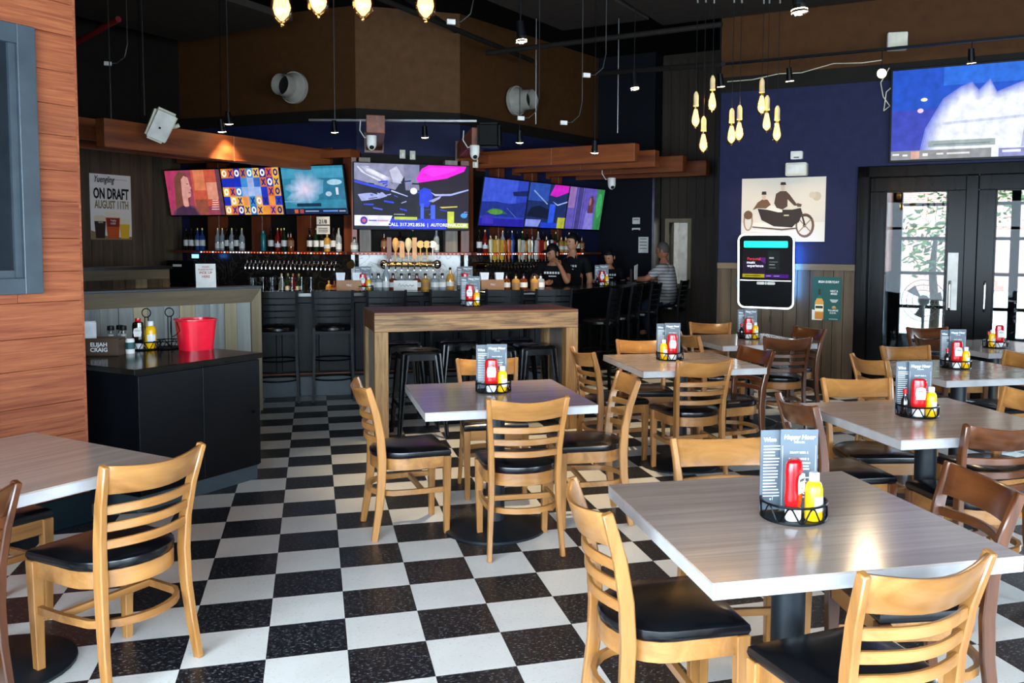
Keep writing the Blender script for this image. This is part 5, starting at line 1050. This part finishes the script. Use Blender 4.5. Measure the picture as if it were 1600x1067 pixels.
# ================================================================== BEAMS, LAMPS, CEILING FITTINGS
def beam(p, q, z0, z1, lab, w_=.14):
    p, q = Vector((*p, 0)), Vector((*q, 0)); L = (q-p).length
    o = thing('timber_beam', lab, 'beam', (p.x, p.y, z0), math.atan2(q.y-p.y, q.x-p.x), 'timber beams over the bar')
    MB().b2(0, L*.5, -w_/2, w_/2, 0, z1-z0).b2(L*.5, L, -w_/2, w_/2, 0, z1-z0).build('timber', 'beam', o, bevel=.006); MB().b2(L-.03, L, -w_/2-.02, w_/2+.02, -.03, z1-z0+.03).build('wall_plate', 'shelf_wood', o)
    return o
dl = Vector((.69, .724)); dw = Vector((-.788, .616))
for k, s in enumerate((.42, 1.25, 2.1)):
    q = Vector((1.02, 8.17))+dw*s; beam(q-dl*(3.15 if k == 0 else 2.9), q, 2.52 if k == 0 else 2.68, 2.80 if k == 0 else 2.90, 'left reddish timber beam over the bar, %s' % ['longest and nearest', 'middle one', 'lowest beside the boards'][k])
dr = Vector((.69, -.724)); dw2 = Vector((.766, .643))
for k, s in enumerate((.35, 1.15, 1.95, 2.7)):
    q = Vector((2.40, 8.17))+dw2*s; beam(q+dr*(2.35 if k == 0 else 2.2), q, 2.62, 2.84, 'right reddish timber beam over the bar, %s' % ['nearest one', 'second one', 'third one', 'farthest one'][k])
beam((1.16, 6.35), (1.26, 8.15), 2.79, 2.985, 'beam with square end pointing at the camera above the big screen', .2)
beam((2.33, 6.5), (2.42, 8.15), 2.72, 2.92, 'beam pointing at the camera beside the black speaker', .2)
for nm, loc, rz, u0, u1 in (('left wing', A_, R(-38), -2.86, -.02), ('right wing', B_, R(40), .02, 3.1)):
    h = MB().b2(u0, u1, .06, .26, 2.68, 2.78).build('header_beam', 'beam', None, (*loc, 0), rz, label='reddish timber header along the %s of the back bar' % nm, category='beam', group='timber headers')
sp = thing('white_speaker', 'white wedge speaker hung on the left timber beam', 'speaker', (-.97, 6.25, 2.78), R(20)); sp.rotation_euler = (R(18), R(20), R(25))
MB().add([(-.12, -.12, .17), (.12, -.12, .17), (.09, .1, .13), (-.09, .1, .13), (-.11, -.13, -.17), (.11, -.13, -.17), (.07, .06, -.13), (-.07, .06, -.13)], [(0, 1, 2, 3), (7, 6, 5, 4), (0, 4, 5, 1), (1, 5, 6, 2), (2, 6, 7, 3), (3, 7, 4, 0)]).build('case', 'cream_plastic', sp, bevel=.03, seg=3, smooth=True)
MB().b2(-.09, .09, -.137, -.128, -.14, .14).build('grille', 'white_plastic', sp); MB().tube([(.08, .05, 0), (.17, .1, .03), (.2, .1, .06)], .022, 8).build('bracket', 'cream_plastic', sp)
MB().b2(-.02, .0, -.142, -.137, -.03, -.01).build('badge', 'ink_black', sp)
bsP = thing('black_speaker', 'black boxy speaker on the beam right of the big screen', 'speaker', (2.42, 6.42, 2.82), R(-20)); MB().b2(-.13, .13, -.1, .1, -.14, .14).build('case', 'black_metal', bsP, bevel=.03, seg=3, smooth=True); MB().b2(-.1, .1, -.105, -.1, -.11, .11).build('grille', 'rubber', bsP)
def dome(loc, lab):
    t = thing('security_camera', lab, 'camera', loc, 0, 'white dome cameras'); MB().cyl((0, 0, .02), (0, 0, .08), .055, n=16).build('mount', 'white_plastic', t, smooth=True); MB().ell((0, 0, 0), (.055, .055, .08)).build('dome', 'white_plastic', t, smooth=True); MB().ell((0, -.03, -.045), (.026, .026, .026)).build('lens', 'cap_black', t, smooth=True)
    MB().tube([(0, .02, .08), (-.07, .05, .06), (-.12, .06, .14), (-.11, .08, .25)], .006, 5).build('cable', 'white_plastic', t)
dome((1.12, 6.42, 2.69), 'white dome camera under the beam left of the big screen'); dome((2.24, 6.36, 2.62), 'white dome camera under the beam near the black speaker'); dome((4.45, 8.1, 2.45), 'white dome camera under the right beams near the navy wall')
for i, (x, z) in enumerate(((1.62, 2.70), (1.75, 2.69), (2.55, 2.60))):
    t = thing('wall_outlet', 'white wall outlet above the screens, %s' % ['left one', 'middle one', 'right one'][i], 'outlet', (x, 8.17 if i < 2 else 8.05, z+.06), 0, 'outlets above the screens'); MB().b2(-.035, .035, 0, .01, -.055, .055).build('plate', 'cream_plastic', t); MB().b2(-.015, .015, -.03, 0, -.04, .01).build('plug', 'white_plastic', t)
# track lights
def tlight(loc, lab, top, target, e, mat='spot_glow', r=.032, col=(1, .76, .46)):
    t = thing('track_light', lab, 'lamp', loc, 0, 'spot lights')
    d = (Vector(target)-Vector(loc)).normalized()
    MB().cyl(-d*.02, -d*.13, r*1.05, r*.8, 16).build('housing', 'black_metal', t, smooth=True)
    MB().cyl(d*.02, -d*.025, r*1.35, r*.9, 18, False).build('reflector', 'chrome', t, smooth=True); MB().cyl(d*.012, d*.003, r*1.25, r*1.2, 18).build('lens', mat, t)
    MB().cyl(-d*.1, (0, 0, top-loc[2]), .004, n=6).build('stem', 'black_metal', t)
    spot(t, Vector(loc)+d*.05, target, e, col); return t
TT = 3.53
ut = (-1.2, -.47, .43, 1.23)
for i, u in enumerate(ut):
    p = rloc(u, -.85, 3.30 if i < 3 else 3.33); tg = rloc(u+.1, -.4, 1.0) if i != 2 else CAM+Vector((1.5, 2, -.4))
    tlight(tuple(p), ['track light at the left end of the right track', 'track light above the jukebox wall', 'glaring track light left of the right screen', 'dark track light above the right screen'][i], TT, tg, 45 if i != 3 else 14, 'spot_glow' if i < 3 else 'spot_soft')
p, q = rloc(-1.3, -.85, TT), rloc(3.5, -.85, TT); o = MB().b2(0, (q-p).length, -.018, .018, -.012, .012).build('light_track', 'black_metal', None, p, AR, label='black light track running along the jukebox wall', category='track')
p, q = at(483, 180, 10.3), at(745, 197, 10.3); q.z = p.z = (p.z+q.z)/2
MB().b2(0, (q-p).length, -.018, .018, -.012, .012).build('light_track', 'steel', None, p, math.atan2(q.y-p.y, q.x-p.x), label='grey light track above the big screen', category='track')
zt2 = p.z
for (px, py, D, lab, tg, e, tp) in ((222, 215, 9.6, 'spot light under the white speaker', None, 70, 4.6), (347, 205, 9.6, 'lower of the two spot lights on the left beam', None, 70, 4.6), (358, 193, 9.7, 'upper of the two spot lights on the left beam', None, 70, 4.6), (523, 206, 10.3, 'spot light above the left side of the big screen', None, 70, zt2), (664, 214, 10.3, 'spot light above the middle of the big screen', None, 70, zt2), (812, 222, 9.5, 'spot light beside the black speaker', None, 70, 4.6), (929, 238, 9.3, 'spot light in front of the right beams', None, 70, 4.6), (815, 62, 6.3, 'bright single spot light hanging over the middle of the room', None, 220, 4.6), (992, 137, 8.0, 'spot light under the conduit left of the pendant bulbs', None, 45, 4.6), (1249, 14, 4.2, 'large near spot light at the top right', None, 35, 4.6)):
    p = at(px, py, D); tlight(tuple(p), lab, tp, p+Vector((.15, .55 if D > 9 else -.1, -2)), e)
# pendant bulbs
def make_bulb():
    t = thing('pendant_bulb', 'x', 'lamp')
    MB().lathe([(.006, .23), (.014, .215), (.016, .205), (.016, .15), (.0175, .148), (.0175, .138)], 14).build('socket', 'socket', t, smooth=True)
    MB().lathe([(.013, .138), (.015, .12), (.02, .1), (.0295, .065), (.032, .045), (.0295, .024), (.02, .009), (.006, .0), (.003, -.004)], 18, cap=False).build('glass', 'amber_glass', t, smooth=True)
    m = MB()
    for k in range(6):
        a = 2*math.pi*k/6; m.cyl((.012*math.cos(a), .012*math.sin(a), .035), (.006*math.cos(a+.5), .006*math.sin(a+.5), .105), .0022, n=5)
    m.build('filament', 'filament', t); MB().lathe([(.005, .012), (.019, .028), (.024, .046), (.018, .08), (.01, .118)], 12).build('glow_core', 'amber_glass_lit', t, smooth=True)
    return t
bu0 = make_bulb(); bpy.context.view_layer.update(); remember(None)
BR = [(1087, 183), (1099, 222), (1113, 158), (1143, 209), (1155, 204), (1190, 162), (1198, 189), (1214, 205)]
ordn = ['first', 'second', 'third', 'fourth', 'fifth', 'sixth', 'seventh', 'last']
cz = 3.17
can = thing('pendant_canopy', 'bar canopy with hooks holding the right pendant bulbs', 'lamp canopy', (3.09, 1.70, cz))
MB().cyl((0, 0, 0), (0, 0, 1.03), .012, n=8).build('rod', 'black_metal', can)
for i, (px, py) in enumerate(BR):
    p = at(px, py, 5.6); o = place(bu0, (p.x, p.y, p.z-.07), 0, 'amber pendant bulb in the right hanging cluster, %s from the left' % ordn[i], USED, 'right cluster of pendant bulbs')
    MB().cyl((0, 0, .225), (0, 0, cz-p.z+.07), .0022, n=5).build('cord', 'black_metal', o); point((p.x, p.y, p.z-.0), 11)
    MB().tube([(0, 0, .02), ((p.x-3.09)*.5, (p.y-1.70)*.5, -.015), (p.x-3.09, p.y-1.70, .0)], .004, 5).cyl((p.x-3.09, p.y-1.70, -.05), (p.x-3.09, p.y-1.70, .06), .006, n=6).build('arm', 'steel', can)
for i, (px, py) in enumerate(((440, 14), (497, 2), (567, 6), (665, 9))):
    p = at(px, py, 2.55); o = place(bu0, (p.x, p.y, p.z-.045), 0, 'large near amber bulb at the top edge, %s from the left' % ordn[i], USED, 'near cluster of pendant bulbs')
    MB().cyl((0, 0, .225), (0, 0, 4.2-p.z), .0022, n=5).build('cord', 'black_metal', o); point((p.x, p.y, p.z), 8)
# loose sensors and wiring in the ceiling void
for i, (px, py, D) in enumerate(((195, 98, 9.5), (735, 33, 7.5), (942, 116, 8.5), (905, 190, 9.0), (838, 183, 9.2))):
    p = at(px, py, D); t = thing('ceiling_cable', 'white cable end with small clamp hanging in the dark ceiling, %s from the left' % ordn[[0, 1, 4, 3, 2][i]], 'cable', p, 0, 'cable ends under the ceiling')
    MB().tube([(-.16, 0, -.02), (-.08, 0, -.01), (0, 0, .06), (.03, 0, .2), (.03, 0, 4.58-p.z)], .005, 5).build('cable', 'steel', t); MB().b2(-.2, -.13, -.015, .015, -.04, 0).build('clamp', 'white_plastic', t)
cd = thing('wall_wiring', 'loose white wire strung along the jukebox wall to the right screen', 'wire', rloc(0, 0, 0), AR)
MB().tube([(-1.4, -.03, 3.5), (-1.1, -.03, 3.5), (-.8, -.03, 3.54), (-.55, -.03, 3.53), (-.2, -.03, 3.6), (.1, -.03, 3.58), (.3, -.03, 3.59)], .005, 5).build('wire', 'cream_plastic', cd)
MB().tube([(.38, -.04, 3.5), (.30, -.05, 3.35), (.33, -.05, 3.2), (.40, -.05, 3.1), (.34, -.05, 3.05), (.36, -.05, 3.25), (.42, -.05, 3.3)], .006, 5).build('loop', 'cream_plastic', cd)
# ================================================================== PEOPLE
def skin_mesh(J, E, root, sub=2):
    names = list(J); me = bpy.data.meshes.new('s'); me.from_pydata([J[n][0] for n in names], [(names.index(a), names.index(b)) for a, b in E], [])
    o = bpy.data.objects.new('s', me); COL.objects.link(o); md = o.modifiers.new('k', 'SKIN'); sv = me.skin_vertices[0].data
    for i, n in enumerate(names):
        r = J[n][1]; sv[i].radius = (r, r) if not isinstance(r, tuple) else r; sv[i].use_root = (n == root)
    md.use_smooth_shade = True; sm = o.modifiers.new('u', 'SUBSURF'); sm.levels = sub; sm.render_levels = sub
    dg = bpy.context.evaluated_depsgraph_get(); ev = o.evaluated_get(dg).to_mesh()
    vs = [tuple(v.co) for v in ev.vertices]; fs = [tuple(p.vertices) for p in ev.polygons]; bpy.data.objects.remove(o); return vs, fs
def person(label, loc, rz, J, E, headc, headrot, skin, hair, shirt, shirtj, legsj, legm, hairstyle, printed=True):
    t = thing('person', label, 'person', loc, rz)
    body0 = skin_mesh(J, E, 'pelvis'); m = MB(); m.add(*body0)
    H = MB(); H.ell((0, 0, 0), (.073, .09, .115), 20, 14); H.ell((0, -.012, -.05), (.055, .075, .07), 16, 10)
    H.add([(-.012, -.085, -.03), (.012, -.085, -.03), (0, -.112, -.028), (0, -.088, .03)], [(0, 1, 2), (0, 2, 3), (2, 1, 3)])
    for s in (-1, 1): H.ell((s*.075, .01, -.015), (.012, .022, .032), 8, 6)
    H.ell((0, -.083, -.062), (.025, .008, .007), 10, 5)
    Rm = Matrix.Rotation(headrot[2], 3, 'Z') @ Matrix.Rotation(headrot[0], 3, 'X'); hc = Vector(headc)
    m.add([tuple(Rm @ Vector(v)+hc) for v in H.v], H.f)
    for s in ('l', 'r'):
        if 'hand_'+s in J:
            a, b = Vector(J['wrist_'+s][0]), Vector(J['hand_'+s][0]); d = (b-a).normalized(); sd = d.orthogonal().normalized(); up = d.cross(sd)
            for k in range(4): st = b+sd*(.012*(k-1.5)*1.6); ln = (.06, .072, .068, .052)[k]; m.tube([st-d*.02, st+d*ln*.45+up*.004, st+d*ln*.9+up*.018], [.009, .0085, .007], 6)
            m.tube([a+d*.03+sd*.02, a+d*.06+sd*.045, a+d*.085+sd*.05], [.01, .009, .0075], 6)
    m.build('body', skin, t, smooth=True)
    ev = MB()
    for s in (-1, 1): ev.ell(tuple(Rm @ Vector((s*.03, -.082, .008))+hc), (.011, .006, .006), 8, 5)
    ev.build('eyes', 'hair_dark', t)
    vs, fs = body0
    me_ = bpy.data.meshes.new('n'); me_.from_pydata(vs, [], fs); bm_ = bmesh.new(); bm_.from_mesh(me_); bmesh.ops.recalc_face_normals(bm_, faces=bm_.faces); bm_.normal_update()
    vs = [tuple(v.co+v.normal*.014) for v in bm_.verts]; bm_.free(); bpy.data.meshes.remove(me_)
    def near(c):
        best = None
        for a, b in E:
            A, B = Vector(J[a][0]), Vector(J[b][0]); d = B-A; q = max(0, min(1, (c-A).dot(d)/max(d.dot(d), 1e-9)))
            rr_ = J[a][1]; rr_ = max(rr_) if isinstance(rr_, tuple) else rr_
            l = (c-A-d*q).length-rr_*.5
            if best is None or l < best[0]: best = (l, a, b, q)
        return best
    keep = {'shirt': [], 'trousers': []}
    for f in fs:
        c = Vector((0, 0, 0))
        for k in f: c += Vector(vs[k])
        l, a, b, q = near(c/len(f))
        if (a, b) in (('pelvis', 'waist'), ('waist', 'chest')) or (b.startswith('hip') and (c/len(f)).z > J['pelvis'][0][2]-.05) or a.startswith('sho') or b.startswith('sho') or ((a, b) == ('chest', 'neck') and q < .72): keep['shirt'].append(f)
        if b[:3] in ('kne', 'ank') or b.startswith('hip') or ((a, b) == ('pelvis', 'waist') and q < .35): keep['trousers'].append(f)
    for nm, mt in (('shirt', shirt), ('trousers', legm)):
        MB().add(vs, keep[nm]).build(nm, mt, t, smooth=True)
    hm = MB()
    vs, fs = [], []; nu, nv = 22, 14
    for j in range(nv+1):
        th = math.pi*j/nv
        for i in range(nu):
            a = 2*math.pi*i/nu; v = Vector((.081*math.sin(th)*math.cos(a), .098*math.sin(th)*math.sin(a)+.008, .122*math.cos(th)+.004))
            face = v.y < -.02 and v.z < (.055 if hairstyle != 'cap' else .04)
            low = v.z < (-.03 if hairstyle in ('short', 'grey') else -.09)
            if face or low: v = v*.86
            vs.append(tuple(Rm @ v+hc))
    for j in range(nv): fs += [(j*nu+i, j*nu+(i+1) % nu, (j+1)*nu+(i+1) % nu, (j+1)*nu+i) for i in range(nu)]
    hm.add(vs, fs)
    if hairstyle == 'cap':
        hm.add([tuple(Rm @ Vector(v)+hc) for v in [(-.065, -.08, .045), (.065, -.08, .045), (.05, -.165, .03), (-.05, -.165, .03), (-.065, -.08, .055), (.065, -.08, .055), (.05, -.165, .038), (-.05, -.165, .038)]], [(0, 1, 2, 3), (7, 6, 5, 4), (0, 4, 5, 1), (1, 5, 6, 2), (2, 6, 7, 3), (3, 7, 4, 0)])
    if hairstyle == 'long': hm.ell(tuple(Rm @ Vector((0, .06, -.1))+hc), (.06, .05, .12), 14, 9)
    if hairstyle == 'bun': hm.ell(tuple(Rm @ Vector((0, .1, .02))+hc), (.04, .04, .04), 12, 8)
    hm.build('hair', hair, t, smooth=True)
    if printed:
        c = Vector(J['chest'][0]); pr = MB()
        for k in range(6): pr.b2(c.x-.11+k*.036, c.x-.11+k*.036+.024, c.y-.122, c.y-.116, c.z+.0, c.z+.028)
        pr.b2(c.x-.05, c.x+.05, c.y-.122, c.y-.116, c.z-.035, c.z-.024); pr.build('shirt_print', 'chalk', t)
    return t
BE = [('pelvis', 'waist'), ('waist', 'chest'), ('chest', 'neck'), ('neck', 'head')]
for s in 'lr': BE += [('chest', 'sho_'+s), ('sho_'+s, 'elb_'+s), ('elb_'+s, 'wrist_'+s), ('wrist_'+s, 'hand_'+s), ('pelvis', 'hip_'+s), ('hip_'+s, 'knee_'+s), ('knee_'+s, 'ank_'+s), ('ank_'+s, 'toe_'+s)]
def stand(h=1.75, lean=0.0, **ov):
    k = h/1.75; z = lambda v: v*k
    J = {'pelvis': ((0, 0, z(.93)), (.15*k, .11*k)), 'waist': ((0, -lean*.25, z(1.08)), (.14*k, .1*k)), 'chest': ((0, -lean*.65, z(1.30)), (.165*k, .115*k)), 'neck': ((0, -lean*.95, z(1.48)), .052*k), 'head': ((0, -lean*1.1-.01, z(1.58)), .05*k)}
    for s, q in (('l', 1), ('r', -1)):
        J.update({'sho_'+s: ((q*.185*k, -lean*.85, z(1.41)), .058*k), 'elb_'+s: ((q*.25*k, -lean*.8, z(1.14)), .043*k), 'wrist_'+s: ((q*.24*k, -lean*.9-.12, z(.92)), .03*k), 'hand_'+s: ((q*.235*k, -lean*.9-.17, z(.85)), (.035*k, .018*k)),
                  'hip_'+s: ((q*.09*k, 0, z(.88)), .088*k), 'knee_'+s: ((q*.1*k, -.01, z(.5)), .06*k), 'ank_'+s: ((q*.1*k, .03, z(.085)), .042*k), 'toe_'+s: ((q*.11*k, -.13, z(.035)), .034*k)})
    J.update(ov); return J
SH = ['chest', 'waist', 'pelvis', 'sho_l', 'sho_r']; LG = ['pelvis', 'hip_l', 'hip_r', 'knee_l', 'knee_r', 'ank_l', 'ank_r']
def sleeve(J, f=.6):
    for s in 'lr':
        a, b = Vector(J['sho_'+s][0]), Vector(J['elb_'+s][0]); J['slv_'+s] = (tuple(a.lerp(b, f)), .05)
    return J
def withsl(E): return [e for e in E if not (e[0].startswith('sho') and e[1].startswith('elb'))]+[('sho_'+s, 'slv_'+s) for s in 'lr']+[('slv_'+s, 'elb_'+s) for s in 'lr']
E2 = withsl(BE); SH2 = SH+['slv_l', 'slv_r']
# face directions: figure looks along its own -y
J = sleeve(stand(1.76))
person('tall person in black shirt standing behind the bar looking left', (3.93, 8.2, 0), R(-35), J, E2, (0, -.02, 1.65), (R(4), 0, R(-25)), 'skin', 'hair_dark', 'shirt_black', SH2, LG, 'jeans', 'short')
J = sleeve(stand(1.66, .16, elb_l=((.24, -.38, 1.13), .043), wrist_l=((.14, -.36, 1.33), .03), hand_l=((.08, -.34, 1.40), (.035, .018)), elb_r=((-.25, -.30, 1.13), .043), wrist_r=((-.06, -.45, 1.125), .03), hand_r=((.02, -.47, 1.125), (.035, .018))))
person('person in dark cap and black shirt leaning on the bar, hand at face', (3.56, 7.68, 0), R(-30), J, E2, (0, -.22, 1.505), (R(12), 0, R(-30)), 'skin_tan', 'hair_dark', 'shirt_black', SH2, LG, 'jeans', 'cap')
J = sleeve(stand(1.56, .12))
person('person in black shirt looking down at the far end of the bar', (4.74, 9.1, 0), R(-10), J, E2, (0, -.16, 1.44), (R(22), 0, R(-35)), 'skin', 'hair_dark', 'shirt_black', SH2, LG, 'jeans', 'long')
# seated guest
J = {'pelvis': ((0, 0, .86), (.16, .13)), 'waist': ((0, -.03, 1.0), (.16, .12)), 'chest': ((0, -.06, 1.2), (.175, .125)), 'neck': ((0, -.09, 1.38), .056), 'head': ((0, -.10, 1.46), .05)}
for s, q in (('l', 1), ('r', -1)):
    J.update({'sho_'+s: ((q*.19, -.07, 1.30), .062), 'elb_'+s: ((q*.25, -.27, 1.14), .045), 'wrist_'+s: ((q*.15, -.48, 1.135), .032), 'hand_'+s: ((q*.11, -.54, 1.135), (.035, .018)), 'hip_'+s: ((q*.1, -.03, .85), .095), 'knee_'+s: ((q*.13, -.34, .78), .066), 'ank_'+s: ((q*.13, -.26, .40), .045), 'toe_'+s: ((q*.14, -.40, .37), .036)})
J = sleeve(J)
person('seated person in light striped shirt on the last bar stool', (5.33, 8.09, 0), R(50+180), J, E2, (0, -.115, 1.54), (R(8), 0, 0), 'skin_tan', 'hair_grey', 'shirt_stripe', SH2, LG, 'jeans', 'grey', False)
# host tablet stand in front of the seated guest
tb_ = thing('bar_tablet', 'dark screen with papers on the bar before the seated person', 'tablet', (4.73, 7.98, 1.09), R(60)); MB().b2(-.14, .14, -.02, .02, .02, .2).build('screen', 'black_metal', tb_, bevel=.006); MB().b2(-.08, .08, -.07, .07, 0, .02).build('foot', 'black_metal', tb_); MB().add([(-.1, -.04, .05), (.06, -.05, .05), (.09, -.05, .26), (-.12, -.04, .24), (-.1, -.045, .05), (.06, -.055, .05), (.09, -.055, .26), (-.12, -.045, .24)], [(0, 1, 2, 3), (7, 6, 5, 4), (0, 4, 5, 1), (1, 5, 6, 2), (2, 6, 7, 3), (3, 7, 4, 0)]).build('papers', 'paper', tb_)
